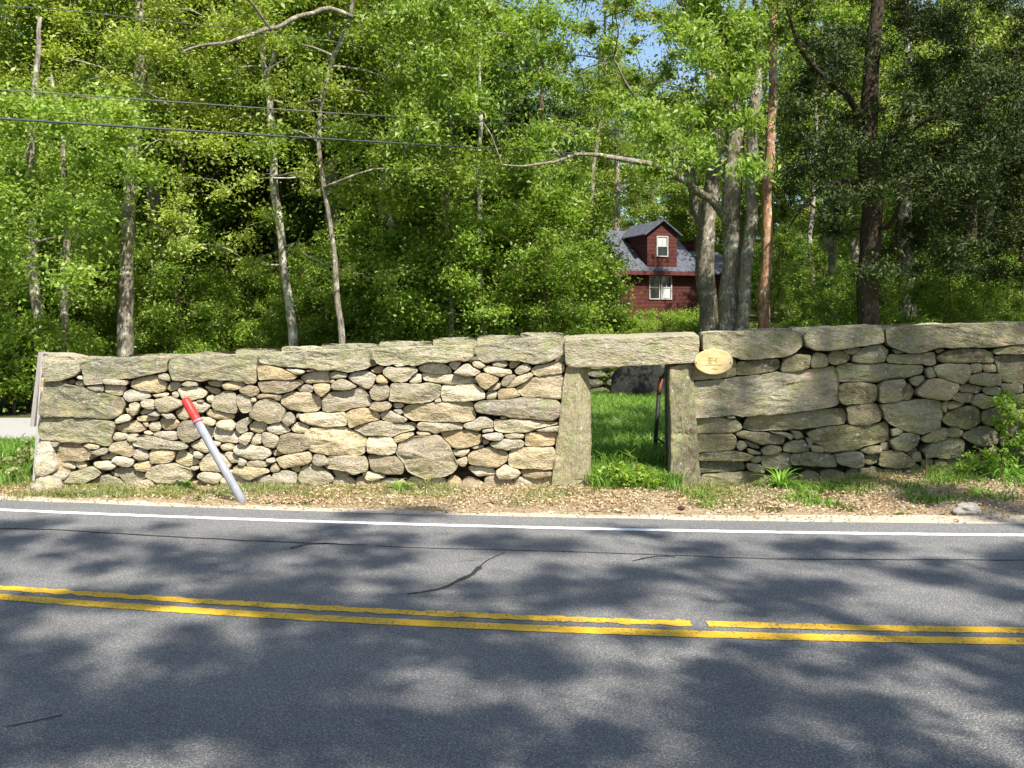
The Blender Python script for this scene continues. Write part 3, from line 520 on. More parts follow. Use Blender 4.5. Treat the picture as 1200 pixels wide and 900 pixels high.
# enclosure walls behind (seen through the doorway)
def field_wall(label, a, b, h, n_rows=6, seed=5, lim=130):
    rnd = random.Random(seed); a = Vector(a); b = Vector(b); L = (b-a).length; ang = math.atan2(b.y-a.y, b.x-a.x)
    root = empty('stone_wall', (a.x, a.y, 0), label=label, cat='wall'); root.rotation_euler = (0,0,ang)
    protos = []
    for i in range(9):
        pw = [(math.cos(t)*rnd.uniform(.8,1.05), math.sin(t)*rnd.uniform(.8,1.05)) for t in frange(0,2*math.pi,9)[:-1]]
        vs, fs = stone_mesh([(x*.5, z*.5) for x, z in pw], .9, seed*50+i, edge=.1, res=14); protos.append(mesh('stone', vs, fs)); protos[-1].materials.append(M['stone_painted_shade']); protos[-1].shade_smooth()
    mb = MB(); mb.box(0, L, .12, .5, -.3, h-.08); mb.build('rubble_core', M['stone_painted_shade'], root, kind='stuff')
    z = -.05; count = 0
    while z < h and count < 290:
        rh = rnd.uniform(.18,.30)*h/1.5; x = 0
        while x < L and count < 290:
            sw = rnd.uniform(.25,.7)*(L/14 if L > 14 else 1)
            o = bpy.data.objects.new('stone', protos[rnd.randrange(9)]); COL.objects.link(o); o.parent = root
            o.location = (x+sw/2, rnd.uniform(-.03,.05), z+rh/2); o.scale = (sw*1.02, .5, rh*1.05); o.rotation_euler = (0, rnd.uniform(-.06,.06), 0); x += sw; count += 1
        z += rh
    return root
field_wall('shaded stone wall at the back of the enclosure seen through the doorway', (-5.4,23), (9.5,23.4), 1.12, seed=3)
mb = MB()
big = boulder('boulder', (P(757,440,20.5).x, 21.4, .25), (.60,.4,.86), mat_simple('boulder_painted_shade', (.02,.019,.016), .95, 6, .35, 1, .06), 11, label='big boulder coloured as if in shade against the back wall seen through the doorway', cat='rock')  # near-black base colour stands in for shade by the back wall
# ================================================================ MAN-MADE THINGS
# leaning marker post
base = P(283,586,10.35); top = P(217,468,10.75)
ax = (top-base).normalized(); mp = empty('marker_post', base, label='leaning grey plastic road marker post with a red reflective top', cat='marker post')
M['post_white'] = mat_simple('post_white', (.24,.25,.275), .6, 5, .32, .15, .004, stretch=(1,1,.3)); M['post_red'] = mat_simple('post_red', (.55,.035,.03), .45, 12, .25, .2, .004)
L = (top-base).length; a_ = 0.775
mb = MB(); pts = [base-ax*.1+ax*(L*a_+.1)*t for t in frange(0,1,6)]; mb.tube(pts, [.047,.045,.045,.044,.045,.045], 16); mb.build('shaft', M['post_white'], mp, True)
mb = MB(); q = [base+ax*L*t for t in (a_-.02,a_,a_+.012,a_+.05,a_+.055,.97,.985,1.0)]; mb.tube(q, [.046,.053,.047,.047,.050,.050,.050,.044], 16); mb.build('reflective_sleeve', M['post_red'], mp, True)
mb = MB(); mb.tube([base+ax*L*(a_-.012), base+ax*L*(a_+.006)], [.0535,.0535], 16); mb.build('collar', M['post_white'], mp, True)
# timber post at the wall end
tp = empty('timber_post', P(44,575,11.3), label='tall weathered grey timber post at the left end of the stone wall', cat='post')
M['wood_grey'] = mat_simple('wood_grey', (.38,.355,.325), .9, 14, .22, .6, .01, stretch=(6,6,.5)); M['wood_shade_side'] = mat_simple('wood_shade_side', (.30,.27,.25), .9, 14, .3, .6, .01, stretch=(6,6,.5))  # second wood is a darker copy, painting the post's shaded side
def board(px0, py0, px1, py1, d, wdt, th, nm, mat, par):
    a = P(px0,py0,d); b = P(px1,py1,d); mb = MB(); v = []
    for p in (a, a+(b-a)*.5, b): v += [(p.x-wdt/2, p.y, p.z), (p.x+wdt/2, p.y, p.z), (p.x+wdt/2, p.y+th, p.z), (p.x-wdt/2, p.y+th, p.z)]
    f = [(0,3,2,1),(8,9,10,11)]
    for r in (0,4): f += [(r+i, r+(i+1)%4, r+4+(i+1)%4, r+4+i) for i in range(4)]
    mb.add(v, f); return mb.build(nm, mat, par)
board(41,580,53,413,11.66,.085,.08,'post',M['wood_grey'],tp); board(37.5,500,47.5,412.5,11.74,.05,.10,'side_board',M['wood_shade_side'],tp)
# oval plaque
pl = empty('wall_plaque', P(836.5,424,11.4), label='oval pale wooden plaque with engraved marks on the stone wall by the doorway', cat='plaque')
s = NT('plaque_wood'); v = s.coord('Object', (1.5,1,9)); n = s.noise(v, 5, 5, .65, .6); n2 = s.noise(s.coord(), 9, 3)
c = s.mix(s.ramp(n,[(.35,G3(0)),(.65,G3(1))]), (.44,.32,.12), (.57,.46,.22)); c = s.mix(s.ramp(n2,[(.45,G3(0)),(.65,G3(.6))]), c, (.58,.51,.34))
s.pr(c, .6, s.bump(n, .3, .004), .3); M['plaque'] = s.m; M['plaque_mark'] = mat_simple('plaque_mark', (.33,.25,.10), .8)
mb = MB(); N = 48; vs = []
for yy, k in ((0.055,.97),(.012,1.0),(.004,.985),(0,.95),(0,.0)):
    vs += [(.226*k*math.cos(2*math.pi*i/N), yy, .150*k*math.sin(2*math.pi*i/N)) for i in range(N)]
fs = [(r*N+i, r*N+(i+1)%N, (r+1)*N+(i+1)%N, (r+1)*N+i) for r in range(4) for i in range(N)]+[tuple(range(N-1,-1,-1))]
mb.add(vs, fs); ob = mb.build('board', M['plaque'], None); ob.location = pl.location; ob.parent = pl; ob.matrix_parent_inverse = parent_inv(pl)
def marks(segs, nm, mat):
    mb = MB()
    for x0,z0,x1,z1,wd in segs:
        a = Vector((x0,0,z0)); b = Vector((x1,0,z1)); t = (b-a).normalized(); nn = Vector((-t.z,0,t.x))*wd/2
        v = [a-nn, b-nn, b+nn, a+nn]; mb.add([(p.x,-.004,p.z) for p in v]+[(p.x,.004,p.z) for p in v], [(0,1,2,3),(0,4,5,1),(1,5,6,2),(2,6,7,3),(3,7,4,0)])
    ob = mb.build(nm, mat, None); ob.location = pl.location; ob.parent = pl; ob.matrix_parent_inverse = parent_inv(pl)
marks([(-.055,-.015,-.055,.05,.010),(-.058,.045,-.012,.045,.010),(-.05,.015,-.02,.015,.009),(-.052,-.012,-.015,-.012,.008),(-.004,.016,.018,.016,.008),(.03,-.012,.03,.048,.010),(.018,.034,.03,.046,.008)], 'lettering', M['plaque_mark'])
marks([(-.095,-.034,.095,-.034,.006),(-.03,-.078,.045,-.084,.006)], 'lettering', M['plaque_mark'])
M['screw'] = mat_simple('screw_metal', (.12,.10,.08), .5, metal=.8)
for x_ in (-.205,.196):
    mb = MB(); mb.tube([(x_,-.008,-.012),(x_,.01,-.012)], [.008,.008], 8); ob = mb.build('screw', M['screw'], None); ob.location = pl.location; ob.parent = pl; ob.matrix_parent_inverse = parent_inv(pl)
# open iron gate
ig = empty('iron_gate', P(783,560,12.1), label='narrow black iron gate with rusty top standing open inside the stone doorway', cat='gate')
M['iron'] = mat_simple('iron', (.02,.018,.018), .6, 40, .4, .4, .003, .3); M['rust'] = mat_simple('rust', (.30,.11,.05), .9, 40, .4, .6, .004)
h0 = P(783,430,12.05); hb = P(783,562,12.05); f0 = P(772,462,12.95); fb = P(766,548,12.95); ft = P(774,443,12.95)
def rod(pts, r, nm, mat, n=10):
    mb = MB(); mb.tube(pts, [r]*len(pts), n); return mb.build(nm, mat, ig, True)
rod([hb,h0], .025, 'hinge_stile', M['iron']); rod([fb,f0], .027, 'free_stile', M['iron']); rod([f0,(f0+ft)/2+Vector((0,0,.02)),ft], .031, 'stile_cap', M['rust'])
for z in (.18,.35): rod([Vector((h0.x,h0.y,z)), Vector((fb.x+.03,fb.y,z))], .015, 'rail', M['iron'])
tp1, tr = smooth_path([ft, (ft+h0)/2+Vector((0,0,-.03)), h0], [.02]*3, 4); rod(tp1, .024, 'top_rail', M['iron'])
# overhead cables
M['cable'] = mat_simple('cable', (.05,.055,.06), .6); M['cable2'] = mat_simple('cable2', (.10,.10,.10), .6)
def wire(pts, r, label, mat):
    ps, rr = smooth_path(pts, [r]*len(pts), 8); mb = MB(); mb.tube(ps, rr, 6)
    return mb.build('overhead_cable', mat, None, True, label=label, cat='cable', group='overhead cables crossing in front of the trees')
wire([P(-420,108,15),P(-150,130,15.5),P(0,139,16),P(260,155.5,17),P(520,171,20.5),P(640,178,25),P(828,188,26.6)], .018, 'thick black overhead cable, lowest of the three in front of the trees', M['cable'])
wire([P(-420,85,15),P(-100,98,15.5),P(0,105,16),P(200,119,17),P(400,133,18),P(560,142,23),P(828,160,26.6)], .010, 'thin grey overhead cable just above the thick black one', M['cable2'])
wire([P(-420,-20,14),P(0,6,15.5),P(150,20,16),P(400,50,20),P(828,110,26.6)], .006, 'thinnest overhead cable, highest of the three across the treetops', M['cable2'])
# ---------------------------------------------------------------- red house
hs = empty('house', (GX(735,44), 44, 1.3), label='dark red shingled house with a grey roof and gabled dormer among the trees', cat='house'); hs.rotation_euler = (0,0,R(18))
s = NT('red_shingle'); tc = s.n('ShaderNodeTexCoord'); br = s.n('ShaderNodeTexBrick'); mp_ = s.n('ShaderNodeMapping'); mp_.inputs['Rotation'].default_value = (R(90),0,0)
mp_.inputs['Scale'].default_value = (1,1,1); s.l(tc.outputs['Object'], mp_.inputs[0]); s.l(mp_.outputs[0], br.inputs[0])
br.inputs['Color1'].default_value = (.085,.028,.022,1); br.inputs['Color2'].default_value = (.10,.033,.026,1); br.inputs['Mortar'].default_value = (.05,.014,.012,1)
br.inputs['Scale'].default_value = 1; br.inputs['Brick Width'].default_value = 1.3; br.inputs['Row Height'].default_value = .17; br.inputs['Mortar Size'].default_value = .016
s.pr(br.outputs['Color'], .9, s.bump(br.outputs['Fac'], -.8, .02), .2); M['shingle'] = s.m
s = NT('roof_shingle'); v = s.coord('Object'); n = s.noise(s.coord('Object',(6,1,1)), 3, 5, .7); wv = s.n('ShaderNodeTexWave', wave_type='BANDS', bands_direction='Y'); wv.inputs['Scale'].default_value = 1.6; wv.inputs['Distortion'].default_value = .6; s.l(v, wv.inputs[0])
c = s.mix(s.ramp(n,[(.35,G3(0)),(.65,G3(1))]), (.04,.045,.06), (.125,.13,.155)); s.pr(c, .75, s.bump(wv.outputs['Fac'], .5, .03), .3); M['roof'] = s.m
M['trim'] = mat_simple('trim', (.10,.03,.025), .8); M['white_trim'] = mat_simple('white_trim', (.42,.42,.39), .7, 10, .06); M['curtain'] = mat_simple('curtain', (.5,.5,.47), .9, 6, .1)
s = NT('window_glass'); s.pr((.03,.035,.04), .08, None, .8); M['glass'] = s.m
M['brick'] = mat_simple('chimney_brick', (.16,.10,.08), .95, 8, .35)
def hb_(nm, mat, x0,x1,y0,y1,z0,z1, par=hs):
    mb = MB(); mb.box(x0,x1,y0,y1,z0,z1); o = mb.build(nm, mat, None); o.location = hs.location; o.rotation_euler = hs.rotation_euler
    o.parent = par; bpy.context.view_layer.update if False else None
    o.matrix_parent_inverse = parent_inv2(par); return o
def wm(o):
    m = Matrix.LocRotScale(o.location, o.rotation_euler, o.scale)
    return (wm(o.parent) @ o.matrix_parent_inverse @ m) if o.parent else m
def parent_inv2(p): return wm(p).inverted()
def hm(nm, mat, vs, fs, par=hs):
    o = link(nm, mesh(nm, vs, fs), mat); o.location = hs.location; o.rotation_euler = hs.rotation_euler; o.parent = par; o.matrix_parent_inverse = parent_inv2(par); return o
Z0 = -1.3                                     # local z of world 0
EV, RD = 4.22+Z0, 6.2+Z0
hm('wall', M['shingle'], [(-3.2,0,0),(3.56,0,0),(3.56,6.2,0),(-3.2,6.2,0),(-3.2,0,EV),(3.56,0,EV),(3.56,6.2,EV),(-3.2,6.2,EV),(-3.2,3.1,RD-.06),(3.56,3.1,RD-.06)],
   [(0,1,5,4),(1,2,6,9,5),(2,3,7,6),(3,0,4,8,7)])
def roofplane(nm, a, b, c_, d_, th, mat=None, par=hs):
    a,b,c_,d_ = map(Vector,(a,b,c_,d_)); n = (b-a).cross(d_-a).normalized()*th
    return hm(nm, mat or M['roof'], [a,b,c_,d_,a-n,b-n,c_-n,d_-n], [(0,1,2,3),(7,6,5,4),(0,4,5,1),(1,5,6,2),(2,6,7,3),(3,7,4,0)], par)
roofplane('roof', (-3.5,-.35,EV-.14),(3.8,-.35,EV-.14),(3.8,3.1,RD),(-3.5,3.1,RD), .09)
roofplane('roof', (3.8,6.55,EV-.14),(-3.5,6.55,EV-.14),(-3.5,3.1,RD+.003),(3.8,3.1,RD+.003), .09)
hb_('eave_board', M['trim'], -3.5,3.8,-.38,-.352,EV-.30,EV-.12)
ch = hb_('chimney', M['brick'], -2.4,-1.7,2.8,3.4,RD-.3,RD+.75); hb_('chimney_cap', M['roof'], -2.48,-1.62,2.72,3.48,RD+.752,RD+.83, ch)
dm = hm('dormer', M['shingle'], [(1,.02,4.2+Z0),(2.48,.02,4.2+Z0),(2.48,.02,5.82+Z0),(1.74,.02,6.36+Z0),(1,.02,5.82+Z0),(1,2.9,4.2+Z0),(2.48,2.9,4.2+Z0),(2.48,2.9,5.82+Z0),(1.74,2.9,6.36+Z0),(1,2.9,5.82+Z0)],
   [(0,1,2,3,4),(1,6,7,2),(0,4,9,5),(5,9,8,7,6)])
roofplane('dormer_roof', (.82,-.16,5.72+Z0),(1.74,-.16,6.40+Z0),(1.74,3.3,6.40+Z0),(.82,3.3,5.72+Z0), -.06, None, dm); roofplane('dormer_roof', (2.66,-.16,5.72+Z0),(1.742,-.16,6.402+Z0),(1.742,3.3,6.402+Z0),(2.66,3.3,5.72+Z0), .06, None, dm)
def window(x0, x1, z0, z1, y, par, cur):
    f = MB(); t = .05
    for a in ((x0-t,x0,z0-t,z1+t),(x1,x1+t,z0-t,z1+t),(x0,x1,z1,z1+t),(x0,x1,z0-t,z0)): f.box(a[0],a[1],y-.05,y+.02,a[2],a[3])
    zm = (z0+z1)/2; f.box(x0,x1,y-.04,y+.02,zm-.022,zm+.022); xm=(x0+x1)/2; f.box(xm-.012,xm+.012,y-.036,y+.02,zm+.022,z1)
    o = hm('window', M['white_trim'], f.v, f.f, par)
    hb_('pane', M['glass'], x0,x1,y-.012,y-.004,z0,z1,o)
    if cur: hb_('curtain', M['curtain'], x0+.03,x1-.03,y-.020,y-.0125,z0+(.02 if cur==1 else (z1-z0)*.52),z0+(z1-z0)*(.48 if cur==1 else .98),o)
window(1.50,1.98,4.82+Z0,5.66+Z0,.02,dm,2); window(1.12,1.56,2.88+Z0,3.86+Z0,0,hs,0); window(1.72,2.16,2.88+Z0,3.86+Z0,0,hs,1)
hb_('corner_board', M['white_trim'], 3.6,3.72,-.02,.10,0.0,1.9)
hb_('door', M['white_trim'], 3.9,4.6,1.5,1.56,0.1,2.0); hb_('porch_wall', M['shingle'], 3.565,6.2,1.6,5.6,0,4.3+Z0)
roofplane('porch_roof', (3.85,.2,4.1+Z0),(6.5,.2,4.1+Z0),(6.5,3.4,5.3+Z0),(3.85,3.4,5.3+Z0), .08); hb_('porch_wall', M['shingle'], 5.2,6.2,3.4,6,4.3+Z0,5.9+Z0)
# ================================================================ TREES
def leaf_mesh(name, Cn, Rd, n, size, aspect=.55, up=.25, flat=.65, seed=0, droop=.0, core=.0, toward=None):
    """n leaves spread over the clumps; one quad each"""
    rng = np.random.default_rng(seed); Cn = np.asarray(Cn, float); Rd = np.asarray(Rd, float)
    if n > 1500: n = int(n*1.35); size *= .88
    wgt = Rd**2; idx = rng.choice(len(Cn), n, p=wgt/wgt.sum())
    d = rng.normal(size=(n,3)); d /= np.linalg.norm(d,axis=1)[:,None]
    r = np.abs(rng.normal(size=n))*.55+.12
    off = d*r[:,None]*Rd[idx][:,None]; off[:,2] *= flat
    p = Cn[idx]+off
    nr = rng.normal(size=(n,3)); nr /= np.linalg.norm(nr,axis=1)[:,None]; nr[:,2] = np.abs(nr[:,2])+up; nr /= np.linalg.norm(nr,axis=1)[:,None]
    u = rng.normal(size=(n,3)); u -= nr*(u*nr).sum(1)[:,None]; u /= np.linalg.norm(u,axis=1)[:,None]; u[:,2] -= droop; u /= np.linalg.norm(u,axis=1)[:,None]
    v = np.cross(nr,u); v /= np.linalg.norm(v,axis=1)[:,None]
    s_ = size*rng.uniform(.45,1.35,n)[:,None]; w_ = s_*aspect
    V = np.stack([p-u*s_*.5, p-u*s_*.08+v*w_*.5+nr*s_*.08, p+u*s_*.5-nr*s_*.10, p-u*s_*.08-v*w_*.5+nr*s_*.08],1).reshape(-1,3)
    return quads(name, V, n)
def quads(name, V, n):
    me = bpy.data.meshes.new(name); me.vertices.add(4*n); me.vertices.foreach_set('co', V.astype(np.float32).ravel())
    me.loops.add(4*n); me.loops.foreach_set('vertex_index', np.arange(4*n, dtype=np.int32))
    me.polygons.add(n); me.polygons.foreach_set('loop_start', np.arange(0,4*n,4,dtype=np.int32)); me.update(calc_edges=True); return me
def trunk_mb(pts, rads, n=12, seed=0, sub=4, wob=.12):
    ps, rr = smooth_path(pts, rads, sub); mb = MB()
    ps = [p if i == 0 else p+Vector((mnoise.noise(p*.9+Vector((seed,0,0)))*.08+mnoise.noise(p*2.6+Vector((seed,0,0)))*.035, 0, mnoise.noise(p*1.7+Vector((0,seed,0)))*.10*(1 if n < 10 else 0)))*min(1, i/4) for i, p in enumerate(ps)]
    mb.tube(ps, rr, n, wob, seed=seed); return mb, ps
def twigs(mb, ps, clumps, rnd, frac=.5, r0=.03, start=.25, nt=None):
    """branches grow outwards from trunk and limbs, each clump hanging on the nearest wood"""
    nodes = [(p, 1.0 if nt is None or i < nt else .42) for i, p in enumerate(ps)]; todo = [Vector(c) for c in clumps]
    todo.sort(key=lambda c: min((c-n[0]).length for n in nodes))
    for c in todo:
        b, lv = min(nodes, key=lambda n: (c-n[0]).length*(1.25 if n[0].z > c.z+.3 else 1)+(1-n[1])*.4)
        nodes.append((c, lv*.72))
        if (c-b).length > 3.5 or rnd.random() > frac+.25: continue
        L = (c-b).length; j = lambda s_: Vector((rnd.uniform(-s_,s_),rnd.uniform(-s_,s_),rnd.uniform(-s_*.4,s_)))
        r = r0*lv*min(1.4, .5+L*.3); q, rr = smooth_path([b, b.lerp(c,.35)+j(.14*L), b.lerp(c,.7)+j(.12*L), c], [r, r*.85, r*.65, r*.4], 2); mb.tube(q, rr, 4, cap=False)
        for _ in range(2):
            e = c+Vector((rnd.uniform(-1,1),rnd.uniform(-1,1),rnd.uniform(-.3,.8)))*.7; mb.tube([c.lerp(b,.15), (c+e)/2+j(.08), e], [r*.4, r*.3, .003], 3, cap=False)
def place_local(o, par, loc):
    o.parent = par
def tree(name, label, trunk_pts, rads, clumps, crads, nleaf, lsize, leafmat, bark, group=None, seed=0, limbs=(), twfrac=.7, tw_r=.034, cat='tree', extra=None, **lk):
    rnd = random.Random(seed); b = Vector(trunk_pts[0]); root = empty(name, b, label=label, cat=cat, group=group)
    mb, ps = trunk_mb(trunk_pts, rads, 14, seed); mb.build('trunk', bark, root, True)
    n0 = len(ps); sk = list(ps[int(n0*.25):]); nt_ = len(sk)
    for lp, lr in limbs:
        m2, lps = trunk_mb(lp, lr, 8, seed+3); m2.build('limb', bark, root, True); sk += lps
    if len(clumps):
        tm = MB(); twigs(tm, sk, clumps, rnd, twfrac, tw_r, 0, nt_)
        if tm.v: tm.build('branches', bark, root, True, kind='stuff')
        me = leaf_mesh('crown', clumps, crads, nleaf, lsize, seed=seed, **lk); link('crown', me, leafmat, root)
    return root
def ell(cx, cy, cz, rx, ry, rz, n, r0, r1, seed, shell=.35):
    rng = random.Random(seed); C = []; Rr = []
    while len(C) < n:
        v = Vector((rng.uniform(-1,1),rng.uniform(-1,1),rng.uniform(-1,1)))
        if v.length > 1 or v.length < shell*rng.random(): continue
        C.append((cx+v.x*rx, cy+v.y*ry, cz+v.z*rz)); Rr.append(rng.uniform(r0,r1))
    return C, Rr
def pxclumps(n, x0, x1, y0, y1, d0, d1, r0, r1, seed, keep=None):
    rng = random.Random(seed); C = []; Rr = []; t = 0
    while len(C) < n and t < n*30:
        t += 1; px = rng.uniform(x0,x1); py = rng.uniform(y0,y1)
        if keep and not keep(px,py): continue
        C.append(tuple(P(px,py,rng.uniform(d0,d1)))); Rr.append(rng.uniform(r0,r1))
    return C, Rr
def copy_tree(root, loc, rz, sc, label, group):
    r = root.copy(); COL.objects.link(r); r.location = loc; r.rotation_euler = (0,0,rz); r.scale = sc; r['label'] = label; r['group'] = group
    for ch_ in root.children:
        c = ch_.copy(); COL.objects.link(c); c.parent = r
    return r
# --- hero trees -------------------------------------------------------------
def pth(lst): return [P(*q) for q in lst]
# 1 left trunk 148
C, Rr = pxclumps(70, -60,330,-90,230, 21,27, .55,1.0, 1, lambda x,y: y < 190+ .15*abs(x-148))
tree('oak_tree', 'thick grey trunked oak with yellowish young leaves, above the wall near its left end', pth([(146,440,22),(147,370,22),(150,300,22),(151,230,22),(156,170,22.1),(160,110,22.2),(166,40,22.3),(160,-60,22.3),(170,-160,22)]), [.20,.165,.15,.14,.13,.13,.11,.08,.04],
  C, Rr, 34000, .12, M['leaf_oak'], M['bark_grey'], seed=1, limbs=[(pth([(150,215,22.1),(128,190,22.3),(100,172,22.6)]),[.05,.035,.01]), (pth([(152,200,22.1),(165,180,21.9),(172,172,21.8)]),[.04,.03,.01])], up=.5)
# 2 pale leaning trunk 345->315
C, Rr = pxclumps(46, 180,520,-80,170, 22.5,28, .5,.9, 2)
C2, R2_ = pxclumps(26, 190,480,165,330, 20.8,23.6, .35,.65, 68, lambda x,y: abs(x-332) > 14); C += C2; Rr += R2_
tree('birch_tree', 'pale mottled slender trunk leaning left, behind the red topped marker post', pth([(345,430,24),(340,370,24),(331,290,24),(322,210,24),(317,150,24.2),(313,90,24.3),(306,40,24.5),(300,-40,24.6)]), [.125,.11,.10,.095,.085,.075,.06,.035],
  C, Rr, 25000, .11, M['leaf_oak'], M['bark_pale'], seed=2, limbs=[(pth([(313,92,24.3),(322,60,24),(330,20,23.6),(345,-30,23)]),[.07,.055,.05,.03])])
# 3 slim tree with the crooked limb at upper left
C, Rr = pxclumps(34, 300,560,-60,210, 18.5,24, .45,.85, 3)
tree('oak_tree', 'slim crooked oak whose bare limb reaches left across the top of the woods', pth([(402,420,21),(398,360,21),(390,290,21),(380,220,21),(372,150,21),(384,90,21),(405,40,20.8),(425,-30,20.5)]), [.08,.065,.055,.05,.045,.045,.05,.03],
  C, Rr, 19000, .11, M['leaf_mid'], M['bark_grey'], seed=3, limbs=[(pth([(412,20,20.7),(385,9,20),(350,22,19.3),(318,36,18.8),(280,44,18.2),(240,50,17.8),(212,62,17.4)]),[.05,.05,.045,.042,.036,.025,.01]),(pth([(318,36,18.8),(300,10,18.5),(270,-20,18)]),[.035,.03,.02])])
# 4-5 left edge trunks
C, Rr = pxclumps(70, -140,170,110,335, 17,22, .5,.95, 4, lambda x,y: not (118 < x < 180 and y > 230))
tree('maple_tree', 'green maple with twin dark trunks rising behind the timber post at far left', pth([(52,450,20),(46,390,20),(42,320,20),(38,250,20),(36,180,20),(40,100,20),(50,20,20)]), [.14,.11,.10,.09,.08,.06,.04],
  C, Rr, 36000, .12, M['leaf_maple'], M['bark_grey'], seed=4, limbs=[(pth([(62,450,20.4),(72,400,20.4),(76,330,20.5),(80,260,20.5),(74,180,20.5),(60,90,20.4)]),[.10,.09,.08,.07,.055,.03])])
# 6 big double tree right of the house
def k6(x,y): return (y < 250 - max(0, (x-700))*0.15) and not (790 < x < 900 and y > 150 and random.random() < .6)
C, Rr = pxclumps(80, 470,915,-110,235, 19.5,27, .40,.80, 6, lambda x,y: y < 225 and not (875 < x < 920 and y > 60) and not (640 < x < 780 and 20 < y < 150 and (x*7+y*13) % 10 < 2.5))
C2, R2_ = pxclumps(6, 800,892,85,200, 17,19.5, .3,.5, 66); C += C2; Rr += R2_
tree('ash_tree', 'big grey trunked ash with a long bare limb arching left over the red house', pth([(856,420,25),(855,360,25),(857,300,25),(858,240,25),(861,180,25),(859,130,25),(848,70,25),(838,10,25),(832,-80,25)]), [.33,.27,.255,.25,.235,.20,.17,.13,.08],
  C, Rr, 34000, .15, M['leaf_maple'], M['bark_grey'], seed=6, twfrac=.6, aspect=.4, droop=.7, up=.3, limbs=[
  (pth([(857,275,25),(842,247,24.5),(818,224,24),(795,207,23.3),(762,194,22.5),(725,186,22),(680,184,21.5),(640,190,21),(590,196,20.5)]),[.12,.095,.09,.08,.068,.055,.04,.028,.012]),
  (pth([(818,224,24),(800,200,23.6),(775,165,23.2),(745,120,22.8),(720,70,22.4)]),[.06,.055,.045,.035,.015]),
  (pth([(858,128,25),(866,80,25),(868,30,24.8),(875,-50,24.6)]),[.13,.10,.08,.04]),
  (pth([(848,75,25),(815,30,24.5),(790,-10,24),(760,-60,23.5)]),[.09,.07,.055,.03])])
C, Rr = pxclumps(30, 700,900,-60,210, 27,31, .5,.9, 7)
tree('oak_tree', 'forked grey trunk standing close left of the big ash, in front of the house end', pth([(828,425,27),(829,370,27),(826,310,27),(828,260,27),(838,200,27),(840,140,27.3),(832,70,27.5),(825,0,27.5)]), [.30,.26,.25,.24,.17,.14,.11,.06],
  C, Rr, 9000, .12, M['leaf_mid'], M['bark_grey'], seed=7, limbs=[(pth([(826,275,27),(817,245,26.9),(811,215,26.8),(806,160,26.5),(812,90,26.2)]),[.16,.14,.11,.08,.03])])
C, Rr = pxclumps(24, 820,960,-60,150, 24,25.6, .35,.6, 8, lambda x,y: x < 872 or y < 40)
tree('oak_tree', 'slim leaning trunk between the big ash and the reddish trunk', pth([(868,420,24.5),(871,370,24.5),(876,310,24.5),(880,240,24.6),(883,180,24.7),(884,120,24.8),(888,60,25),(880,-20,25)]), [.20,.16,.15,.15,.14,.13,.10,.05],
  C, Rr, 6500, .12, M['leaf_mid'], M['bark_grey'], seed=8, limbs=[(pth([(884,125,24.8),(877,108,24.6),(868,100,24.4)]),[.05,.03,.015])])
C, Rr = pxclumps(14, 870,960,-120,20, 25,28, .5,.8, 9)
tree('pine_tree', 'straight orange and pink barked trunk between the ash and the dark cedar', pth([(893,420,26),(894,380,26),(897,300,26),(899,240,26),(902,180,26),(904,120,26),(906,60,26),(908,-40,26)]), [.17,.15,.145,.135,.13,.12,.11,.08],
  C, Rr, 4000, .14, M['leaf_dark'], M['bark_red'], seed=9, aspect=.15)
# 10 cedar
def kc(x,y):
    e = ((x-1050)/165)**2
    return y < 330-70*e+30*math.sin(x*.05) and y > -120 and not (y > 235 and random.Random(int(x*7+y)).random() < .55)
C, Rr = pxclumps(190, 925,1260,-120,330, 19.5,25, .35,.80, 10, kc)
tree('cedar_tree', 'dark cedar with near black foliage hanging over the right part of the wall', pth([(1019,430,23),(1017,370,23),(1018,310,23),(1020,250,23),(1018,190,23),(1018,130,23),(1024,60,23),(1030,-10,23),(1035,-120,23)]), [.30,.25,.235,.23,.22,.20,.18,.15,.08],
  C, Rr, 85000, .13, M['leaf_cedar'], M['bark_dark'], seed=10, aspect=.28, flat=.6, droop=.3, twfrac=.7, tw_r=.035, limbs=[
  (pth([(1020,150,23),(990,110,22.5),(960,80,22),(935,50,21.6),(920,10,21.3)]),[.09,.075,.065,.05,.03]),
  (pth([(1022,265,23),(1040,262,22.6),(1052,248,22.2),(1058,225,21.9)]),[.08,.07,.05,.03]),
  (pth([(1020,180,23),(1070,150,22.4),(1130,130,21.8),(1190,100,21.4)]),[.09,.07,.05,.02]),
  (pth([(1018,215,23),(980,215,22.4),(945,235,22),(925,270,21.8)]),[.06,.05,.035,.015])])
C, Rr = pxclumps(45, 1100,1330,150,330, 21,26, .4,.8, 12)
tree('cedar_tree', 'second dark cedar at the right edge behind the first cedar', pth([(1230,430,25),(1228,300,25),(1226,150,25),(1225,0,25),(1225,-100,25)]), [.22,.2,.17,.14,.08], C, Rr, 30000, .13, M['leaf_cedar'], M['bark_dark'], seed=12, aspect=.3)
